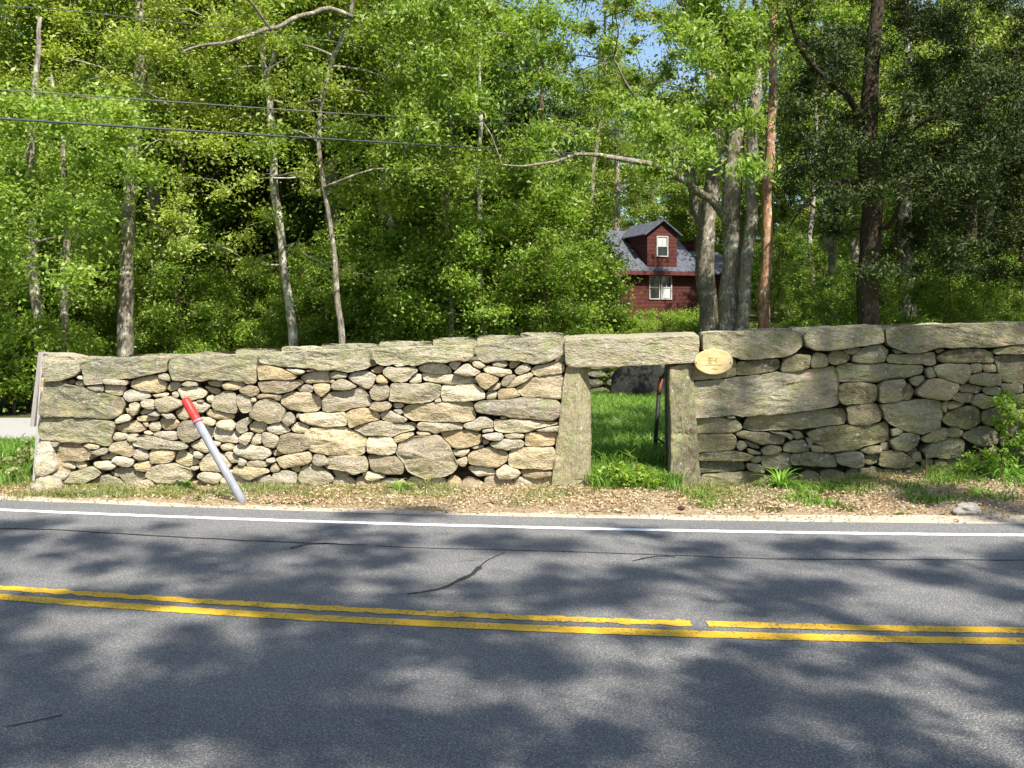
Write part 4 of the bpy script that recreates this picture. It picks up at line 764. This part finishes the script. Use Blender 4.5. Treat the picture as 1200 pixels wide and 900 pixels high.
# mid trunks visible low down (px, width px, d, lean, bark, label)
C, Rr = pxclumps(58, 640,815,-90,120, 25.5,29, .25,.45, 67)
tree('locust_tree', 'airy thin tree with sparse small leaves against the sky left of the big ash', pth([(684,420,28),(688,330,28),(694,240,28),(700,150,28),(708,70,28),(705,-20,28)]), [.07,.06,.055,.05,.04,.02], C, Rr, 8500, .12, M['leaf_mid'], M['bark_grey'], seed=67, twfrac=1, tw_r=.03)
for i, (px, pt, y1, d, r, bk, lb) in enumerate([
  (975,978,280,30,.13,'bark_grey','grey trunk standing left of the cedar in the sunlit brush'),
  (1036,1030,250,28,.12,'bark_brown','brown trunk close behind the cedar on its right side'),
  (1066,1062,230,27,.20,'bark_pale','pale bright trunk right of the cedar above the wall'),
  (1056,1054,240,28,.10,'bark_dark','thin dark trunk touching the pale bright one right of the cedar'),
  (280,272,120,30,.17,'bark_dark','dark trunk deep in the woods between the oak and the pale leaning trunk'),
  (210,214,160,26,.09,'bark_dark','slim dark trunk just right of the thick grey oak'),
  (527,525,210,24,.07,'bark_grey','thin pale sapling stem behind the middle of the left wall'),
  (565,560,230,24,.075,'bark_pale','second thin pale stem right of the first behind the left wall'),
  (460,448,140,26,.12,'bark_pale','pale grey trunk above the grassy tuft in the left wall'),
  (478,452,170,25,.10,'bark_grey','leaning grey trunk beside the pale one above the grassy tuft'),
  (950,952,250,36,.10,'bark_grey','far thin trunk in the brush left of the cedar'),
  (1150,1165,220,30,.12,'bark_grey','grey leaning trunk in the sunlit brush at the right'),
  (120,118,210,29,.10,'bark_dark','thin dark trunk close left of the thick grey oak'),
  (640,632,200,30,.11,'bark_brown','brown trunk left of the red house among bright leaves')]):
    C, Rr = pxclumps(12, pt-60, pt+60, -40, y1, d-2, d+2, .5,.95, 100+i)
    tree('woodland_tree', lb, pth([(px,440,d),(px+(pt-px)*.3+2,360,d),(px+(pt-px)*.6-2,280,d),(pt,y1,d),(pt+4,y1-90,d),(pt,-30,d)]), [r*1.25,r,r*.95,r*.85,r*.65,r*.3], C, Rr, 5500, .13, [M['leaf_mid'],M['leaf_maple'],M['leaf_oak']][i%3], M[bk], seed=100+i)
# --- template trees for the woods ------------------------------------------
def template(kind, seed):
    rnd = random.Random(seed)
    if kind == 'tall':
        C, Rr = ell(0,0,9.2,3.0,3.0,6.0,70,.55,1.1,seed,.5); lm = M['leaf_mid']; nl = 30000; ls = .15; tp_ = [(0,0,-.4),(.05,0,3),(.2,.1,6.5),(.1,.1,10),(.3,0,14)]; tr_ = [.24,.2,.16,.11,.04]; lb = 'x'
    elif kind == 'yellow':
        C, Rr = ell(0,0,8.5,2.8,2.8,5.4,60,.55,1.0,seed,.5); lm = M['leaf_oak']; nl = 26000; ls = .14; tp_ = [(0,0,-.4),(-.1,0,3),(.1,.2,6),(-.1,.1,9),(.2,0,13)]; tr_ = [.2,.16,.13,.09,.03]
    elif kind == 'dark':
        C, Rr = ell(0,0,7.5,2.4,2.4,6.2,60,.5,1.0,seed,.3); lm = M['leaf_dark']; nl = 24000; ls = .15; tp_ = [(0,0,-.4),(0,0,4),(.05,0,8),(0,0,13.5)]; tr_ = [.22,.18,.13,.03]
    else:
        C, Rr = ell(0,0,2.4,1.6,1.6,2.3,44,.28,.6,seed,.3); lm = M['leaf_maple'] if kind == 'sapling' else M['leaf_bush']; nl = 14000; ls = .10; tp_ = [(0,0,-.3),(.1,0,1.2),(-.05,.1,2.8),(.1,0,4.6)]; tr_ = [.05,.04,.03,.01]
        if kind == 'bush':
            C, Rr = ell(0,0,.75,1.25,1.0,.8,26,.3,.55,seed,.3); nl = 6000; ls = .10; tp_ = [(0,0,-.2),(.05,0,.4),(0,.05,.9),(.1,0,1.4)]; tr_ = [.03,.025,.02,.01]
    r = tree('woodland_tree' if kind in ('tall','yellow','dark') else ('sapling' if kind == 'sapling' else 'bush'), 't', tp_, tr_, C, Rr, nl, ls, lm, M['bark_brown'] if kind != 'tall' else M['bark_grey'], seed=seed, twfrac=.65, cat='tree' if kind != 'bush' else 'bush')
    return r
tmpl = {k: [template(k, 200+i*7+j) for j in range(n)] for i, (k, n) in enumerate([('tall',2),('yellow',1),('dark',1),('sapling',2),('bush',2)])}
used = set()
MARKS = [(-60,'left of the driveway'),(0,'above the driveway'),(45,'behind the timber post'),(100,'left of the thick grey oak'),(148,'beside the thick grey oak'),(225,'above the marker post'),
 (285,'left of the pale leaning trunk'),(338,'beside the pale leaning trunk'),(398,'beside the slim crooked oak'),(468,'above the left wall tuft'),(545,'beside the two thin pale stems'),(610,'left of the doorway'),
 (670,'above the left doorpost'),(740,'above the lintel'),(800,'below the arching ash limb'),(850,'beside the big ash'),(897,'beside the orange trunk'),(950,'left of the cedar'),(1019,'beside the dark cedar'),(1066,'beside the pale bright trunk'),
 (1120,'right of the pale bright trunk'),(1180,'above the wall creeper'),(1260,'at the right edge')]
def zone(px): return min(MARKS, key=lambda m: abs(m[0]-px))[1]
ROWS = [(26.3,'foremost'),(30.5,'second rank'),(35.5,'third rank'),(41.5,'fourth rank'),(48,'fifth rank'),(55,'sixth rank'),(65,'far behind'),(999,'farthest back')]
def rank(d): return next(t for a, t in ROWS if d < a)
GRP = {'tall':'tall trees in the woods','yellow':'yellow green trees in the woods','dark':'dark trees in the woods','sapling':'saplings in the undergrowth','bush':'bushes in the undergrowth'}
LAB = {'tall':'tall green tree','yellow':'yellow green tree','dark':'dark evergreen tree','sapling':'bright leafy sapling','bush':'low green bush'}
def put(kind, px, d, sc, rnd):
    t = rnd.choice(tmpl[kind]); x = GX(px, d); loc = (x, d, gz(x, d)); lb = LAB[kind]+' '+rank(d)+' '+zone(px)
    rot = rnd.uniform(0,6.28); s3 = (sc*rnd.uniform(.9,1.1), sc*rnd.uniform(.9,1.1), sc*rnd.uniform(.85,1.15))
    if id(t) not in used:
        used.add(id(t)); t.location = loc; t.rotation_euler = (0,0,rot); t.scale = s3; t['label'] = lb; t['group'] = GRP[kind]
    else: copy_tree(t, loc, rot, s3, lb, GRP[kind])
# reset inverse matrices of templates so copies move with their roots
for L_ in tmpl.values():
    for r in L_:
        for c in r.children: c.matrix_parent_inverse = Matrix.Translation(-Vector(r.location))
rnd = random.Random(42)
def clear_house(px, d, half): return not (d < 44 and 690-half < px < 850+half)
for d, step, kinds in ((29,105,'tall yellow dark'),(35,95,'dark tall'),(43,80,'tall yellow dark'),(56,62,'tall yellow tall'),(70,50,'tall dark tall')):
    px = -120 if d < 40 else -620
    while px < (1340 if d < 40 else 1800):
        q = px+rnd.uniform(-30,30); dd = d+rnd.uniform(-2.5,2.5); half = 3.2/dd*F
        if clear_house(q, dd, half*.75) and not (5.0-1.5 < GX(q,dd)-0 < 12 and 43 < dd < 52) and not (560 < q < 790 and dd < 40) and not (d==29 and q > 880 and q < 1180):
            put(rnd.choice(kinds.split()), q, dd, rnd.uniform(.85,1.25)*(1.05 if d > 50 else 1), rnd)
        px += step
for d, step in ((25,48),(28.5,44),(33,42),(39,46)):
    px = -80
    while px < 1300:
        q = px+rnd.uniform(-18,18); dd = d+rnd.uniform(-1.3,1.3)
        if clear_house(q, dd, 85):
            put('sapling', q, dd, rnd.uniform(.55,1.2) if q < 880 else rnd.uniform(.4,.8), rnd)
        px += step
for px, d, sc in [(618,25,1.35),(652,28,1.05),(665,31,1.0),(662,27,1.35),(676,26,.9),(692,30,.75),(660,30,1.1),(610,27,1.3),(585,26,1.4),(550,25.5,1.3),(640,34,1.3),(635,23.8,.9),(480,26,1.3),(420,27,1.3),(520,24.5,1.2)]: put('sapling', px, d, sc, rnd)
px = -50
while px < 640: put('sapling', px+rnd.uniform(-12,12), 30.5+rnd.uniform(-1.5,1.5), rnd.uniform(1.3,1.75), rnd); px += 44
for px in range(-60, 1300, 36):
    for d in (24.6, 27.5):
        if rnd.random() < .75: put('bush', px+rnd.uniform(-14,14), d+rnd.uniform(-.5,.9), rnd.uniform(.6,1.05), rnd)
for px in range(690, 860, 22): put('bush', px, 38+rnd.uniform(-1.5,1.5), rnd.uniform(.5,.7), rnd)
for d, st in ((50,60),(62,46),(74,42)):
    px = -60
    while px < 1280:
        if not (640 < px < 880 and d < 55): put('sapling', px+rnd.uniform(-15,15), d+rnd.uniform(-2,2), rnd.uniform(1.0,1.5), rnd)
        px += st
for px, d, sc in [(-60,19.6,1.2),(-15,19.8,1.1),(18,20,1.15),(38,20.5,1.0),(60,21.5,1.1),(-100,20,1.2),(10,22,1.3)]: put('bush', px, d, sc, rnd)
by = {}
for o in COL.objects:
    if o.parent is None and o.get('group') in GRP.values(): by.setdefault(o['label'], []).append(o)
NUM = ['zero','one','two','three','four','five','six','seven','eight']; ORD = ['leftmost','second','third','fourth','fifth','sixth']
for lb, os_ in by.items():
    if len(os_) < 2: continue
    os_.sort(key=lambda o: o.location.x/o.location.y)
    for i, o in enumerate(os_): o['label'] = lb+' '+('leftmost' if i == 0 else 'rightmost' if i == len(os_)-1 else ORD[i])+' of '+NUM[min(8,len(os_))]
# far woods mass
rngf = random.Random(9); C = []; Rr = []
for i in range(900):
    x = rngf.uniform(-110,110); y = rngf.uniform(82,100); C.append((x,y,2.5+rngf.random()**1.2*14)); Rr.append(rngf.uniform(1.6,3.0))
link('far_woods', leaf_mesh('far_woods', C, Rr, 130000, .62, seed=77, flat=.8), M['leaf_mid'], None, label='distant mass of woodland foliage behind all the separate trees', cat='woods', kind='stuff')
# ================================================================ CANOPY BEHIND THE PHOTOGRAPHER (throws the dappled shade)
def sfoot(p): return (p[0]-SUN.x/SUN.z*p[2], p[1]-SUN.y/SUN.z*p[2])
def shade_ok(x, y, rng):
    n = .75*mnoise.noise(Vector((x*.95, y*1.5, 4.0)))+.85*mnoise.noise(Vector((x*2.5, y*3.8, 9.0)))
    lim = 8.75+.5*mnoise.noise(Vector((x*.7,0,3)))-(.35 if x > 1.5 else 0)-.4*sstep(3,5,x)
    if x < -1.5: lim += .5
    if y < lim: return n > (-.13 if y > 6.3 else -.22)
    if x > 2.0 and 11.5 < y < 13.2: return n > (.16 if x < 3 else .12)
    if -3 < x < 0 and 9 < y < 9.9: return n > .25
    if x > 3.6 and 9 < y < 11.5: return n > .22
    if .3 < x < 4 and 13.6 < y < 20: return n > .02
    return False
def canopy(label, bx, by, ccx, ccy, ccz, rx, ry, rz, n, seed):
    rng = random.Random(seed); C = []; Rr = []; t = 0
    while len(C) < n and t < n*60:
        t += 1; v = Vector((rng.uniform(-1,1),rng.uniform(-1,1),rng.uniform(-1,1)))
        if v.length > 1: continue
        p = (ccx+v.x*rx, ccy+v.y*ry, ccz+v.z*rz); f = sfoot(p)
        if f[1] > 1.5 and not shade_ok(f[0], f[1], rng): continue
        C.append(p); Rr.append(rng.uniform(.22,.42))
    tp_ = [(bx,by,gz(bx,by)-.2),(bx+.1,by,3),(bx*.7+ccx*.3,by*.7+ccy*.3,ccz*.5),(bx*.4+ccx*.6,by*.4+ccy*.6,ccz*.75),(ccx,ccy,ccz+rz*.7)]
    return tree('oak_tree', label, tp_, [.34,.28,.22,.16,.05], C, Rr, n*70, .15, M['leaf_mid'], M['bark_grey'], seed=seed, twfrac=.35, tw_r=.03, flat=.6)
canopy('roadside oak behind the photographer, right hand side', 8.5,-5.5, 7.5,-4.5,14, 6,5.5,4.5, 400, 301)
canopy('roadside oak behind the photographer, straight behind', 0.5,-6.5, 1.5,-5.5,15, 6,5.5,4.5, 400, 302)
canopy('roadside oak behind the photographer, left hand side', -7,-6, -4.5,-5.0,14, 5.5,5.5,4.5, 360, 303)
canopy('roadside maple behind the photographer, far right', 15,-4, 12.5,-3.0,14, 5,5,4.5, 250, 304)
canopy('roadside maple behind the photographer, low behind the camera', 4,-8, 4.5,-4.5,9.5, 8,3.2,2.5, 170, 305)
canopy('tall roadside oak leaning out over the road behind the photographer', 14,-5, 9.0,.5,18.5, 6.5,4.2,3.2, 330, 306)
# ================================================================ GRASS, LITTER, PLANTS
def blades(name, xy, h, wd, lean, seed, mat, zf, **k):
    rng = np.random.default_rng(seed); n = len(xy); xy = np.asarray(xy); z = np.array([zf(x,y) for x,y in xy])
    b = np.column_stack([xy, z-.01]); hh = h*rng.uniform(.45,1.15,n); a = rng.uniform(0,2*np.pi,n); ln = lean*rng.uniform(.2,1.3,n)*hh
    tip = b+np.column_stack([np.cos(a)*ln, np.sin(a)*ln, hh*(1-.3*lean)]); mid = b+np.column_stack([np.cos(a)*ln*.35, np.sin(a)*ln*.35, hh*.62])
    a2 = rng.uniform(0,np.pi,n); w = wd*rng.uniform(.6,1.3,n); s_ = np.column_stack([np.cos(a2)*w, np.sin(a2)*w, np.zeros(n)])
    V = np.stack([b-s_*.5, b+s_*.5, mid+s_*.45, mid-s_*.45, mid-s_*.45, mid+s_*.45, tip+s_*.05, tip-s_*.05],1).reshape(-1,3)
    return link(name, quads(name, V, 2*n), mat, None, **k)
def scat(n, x0,x1,y0,y1, seed, dens=None):
    rng = random.Random(seed); o = []
    while len(o) < n:
        x = rng.uniform(x0,x1); y = rng.uniform(y0,y1)
        if dens is None or rng.random() < dens(x,y): o.append((x,y))
    return o
def nz(x,y,s_=2,o=0): return .5+mnoise.noise(Vector((x*s_,y*s_,o)))
# pound interior: only the view through the doorway is dense
blades('tall_grass', scat(26000, .2,4.6,12.1,22.3, 1, lambda x,y: max(.05,1-abs(x-y*.115)/ (1.0+.05*y))), .42, .022, .6, 1, M['grass'], gz, label='tall bright green grass growing inside the stone enclosure', cat='grass', kind='stuff')
blades('doorway_grass', scat(2600, .92,1.95,11.15,12.2, 2, lambda x,y: .15+.85*sstep(11.1,11.6,y)), .26, .018, .8, 2, M['grass'], gz, label='bright weeds and grass spilling over the doorway threshold', cat='grass', kind='stuff')
blades('bank_grass', scat(16000, -9.5,-5.75,10.9,14.7, 3, lambda x,y: sstep(11.6,13.2,y)*nz(x,y)+.08*sstep(11,11.5,y)), .24, .016, .6, 3, M['grass'], gz, label='tall grass bank between the driveway and the left wall end', cat='grass', kind='stuff')
blades('wall_foot_grass', scat(5200, -5.4,-.6,10.55,11.45, 4, lambda x,y: (.9 if -5.0 < x < -3.6 else .22)*nz(x,y,2.5)), .09, .012, .8, 4, M['grass_dry'], gz, label='short half dry grass along the foot of the left wall', cat='grass', kind='stuff')
blades('verge_weeds', scat(3400, 1.9,6.6,10.0,11.5, 5, lambda x,y: max(0, nz(x,y,1.7,3)-.45)*1.6*(1 if x > 3 else .5)+(.12*sstep(4.4,5.8,x))), .12, .016, .9, 5, M['grass'], gz, label='scattered green weeds on the leafy verge before the right wall', cat='weeds', kind='stuff')
blades('far_verge_grass', scat(9000, -12,-5.6,10.4,13.0, 15, lambda x,y: .3+.7*sstep(10.4,11.4,y)), .10, .014, .8, 15, M['grass_dry'], gz, label='dry short grass beside the road at the far left', cat='grass', kind='stuff')
# dead leaves
def litter(n, x0,x1, seed, dens):
    rng = np.random.default_rng(seed); pts = []
    r = random.Random(seed)
    while len(pts) < n:
        x = r.uniform(x0,x1); y0 = edge_far(x)+.5; y = y0+(11.5-y0)*r.random()**.8
        if r.random() < dens(x,(y-y0)/(11.5-y0),y): pts.append((x,y,gz(x,y)+r.uniform(.004,.03)))
    p = np.array(pts); m = len(p); nr = rng.normal(size=(m,3))*.45; nr[:,2] = 1; nr /= np.linalg.norm(nr,axis=1)[:,None]
    u = rng.normal(size=(m,3)); u -= nr*(u*nr).sum(1)[:,None]; u /= np.linalg.norm(u,axis=1)[:,None]; v = np.cross(nr,u); s_ = rng.uniform(.010,.046,m)[:,None]; w_ = s_*rng.uniform(.4,.8,m)[:,None]
    V = np.stack([p-u*s_*.5, p+v*w_*.5+nr*s_*.12, p+u*s_*.5, p-v*w_*.5+nr*s_*.12],1).reshape(-1,3)
    return quads('dead_leaves', V, m)
link('dead_leaves', litter(38000, -9,7.2, 6, lambda x,t,y: (.25+.75*sstep(.12,.4,t))*(.45 if x < -2.5 else .9)*(.4+nz(x,y,1.5,8)*.9)), M['litter_leaf'], None, label='dry brown and tan leaves scattered over the verge below the wall', cat='leaf litter', kind='stuff')
link('road_debris', litter(900, -9,7.2, 16, lambda x,t,y: 1 if t < .12 else 0), M['litter_leaf'], None, label='crumbs of dead leaf along the asphalt edge', cat='leaf litter', kind='stuff')
blades('dry_grass', scat(7000, -5.4,6.8,10.0,11.5, 25, lambda x,y: max(0, nz(x,y,1.1,12)-.42)*1.8*sstep(9.9,11,y)), .10, .009, 1.0, 25, M['grass_dry'], gz, label='wispy dry grass in patches among the dead leaves of the verge', cat='grass', kind='stuff')
# individual plants
def fan(name, label, loc, n, L, wd, seed, mat, spread=1.0, cat='plant', arch=1.0):
    rnd = random.Random(seed); root = empty(name, loc, label=label, cat=cat)
    proto = None; loc = Vector(loc)
    mb = MB()
    for i in range(n):
        a = rnd.uniform(0,2*math.pi); l = L*rnd.uniform(.55,1.1); el = rnd.uniform(.55,1.35)/spread; vs = []; K = 7
        p = loc+Vector((math.cos(a)*.02,math.sin(a)*.02,0)); e = min(1.5,el); side = Vector((-math.sin(a),math.cos(a),0))
        for k_ in range(K+1):
            t = k_/K; w_ = wd*(1-t**2)*(.6+.4*math.sin(t*3))*.5+.0008
            vs += [p-side*w_+Vector((0,0,.15*w_)), p+side*w_+Vector((0,0,.15*w_))]
            p = p+Vector((math.cos(a)*math.cos(e), math.sin(a)*math.cos(e), math.sin(e)))*l/K; e -= arch*rnd.uniform(.18,.36)
        mb2 = MB(); mb2.add(vs, [(2*j,2*j+1,2*j+3,2*j+2) for j in range(K)]); mb2.build('leaf_blade', mat, root, True)
    return root
q = P(915,566,11.2); fan('lily_plant', 'daylily with arching strap leaves in front of the right wall', (q.x,11.2,gz(q.x,11.2)), 34, .48, .030, 1, M['lily'])
q = P(468,563,11.2); fan('grass_tuft', 'fresh green grass tuft at the foot of the left wall', (q.x,11.25,gz(q.x,11.25)), 50, .34, .014, 2, M['grass'], 1.1)
q = P(500,563,11.2); fan('grass_tuft', 'paler dry grass tuft against the leaning slab in the left wall', (q.x,11.3,gz(q.x,11.3)), 34, .34, .009, 3, M['grass_dry'], .9)
q = P(832,566,11.2); fan('grass_tuft', 'few arching dry blades at the foot of the right doorpost', (q.x,11.25,gz(q.x,11.25)), 14, .34, .014, 4, M['grass_dry'], 1.3)
q = P(1180,575,10.9); fan('lily_plant', 'daylily with long arching leaves at the right edge of the verge', (q.x,10.9,gz(q.x,10.9)), 30, .50, .030, 5, M['lily'], 1.1)
q = P(1150,592,10.2); fan('grass_tuft', 'bright grass tuft just behind the pale loose rock', (q.x,10.25,gz(q.x,10.25)), 40, .26, .016, 6, M['lily'], 1.4)
q = P(1194,560,11.1); fan('lily_plant', 'daylily against the right end of the wall under the creeper', (q.x,11.15,gz(q.x,11.15)), 26, .55, .03, 9, M['lily'], .9)
q = P(212,559,11.3); fan('grass_tuft', 'small green weed growing from the wall foot left of the marker post', (q.x,11.36,gz(q.x,11.36)+.06), 26, .15, .03, 7, M['lily'], 1.4)
def herb(label, px0,px1,py0,py1,d0,d1,n,nl,ls,seed,mat='leaf_bush',name='shrub',cat='shrub'):
    C, Rr = pxclumps(n, px0,px1,py0,py1,d0,d1,.07,.16,seed); b = P((px0+px1)/2,py1,(d0+d1)/2); b.z = gz(b.x,b.y)
    return tree(name, label, [b, b+Vector((.01,0,.12)), b+Vector((0,.02,.3))], [.012,.01,.005], C, Rr, nl, ls, M[mat], M['bark_brown'], seed=seed, twfrac=1, tw_r=.008, cat=cat, start=None) if False else tree(name, label, [b, b+Vector((.01,0,.12)), b+Vector((0,.02,.3))], [.012,.01,.005], C, Rr, nl, ls, M[mat], M['bark_brown'], seed=seed, twfrac=-1, tw_r=.008, cat=cat)
herb('leafy green creeper climbing the wall at the right edge', 1168,1235,462,560, 11.0,11.35, 40, 2600, .06, 21, 'leaf_maple')
herb('low feathery herb at the wall foot near the right end', 1128,1166,530,562, 11.0,11.35, 18, 1100, .05, 22)
herb('low weedy plant on the litter below the right wall', 1140,1200,562,582, 10.6,11.0, 9, 380, .05, 23)
herb('small green seedling under the moss covered right wall', 1072,1092,560,575, 10.9,11.1, 5, 200, .04, 24)
herb('leafy weeds at the foot of the doorway', 705,775,545,575, 11.2,11.7, 22, 1100, .06, 25)
herb('tall grass and weeds clump beside the timber post', 2,36,515,560, 11.6,12.8, 12, 300, .07, 26, 'grass_dry', 'weed_clump', 'weeds')
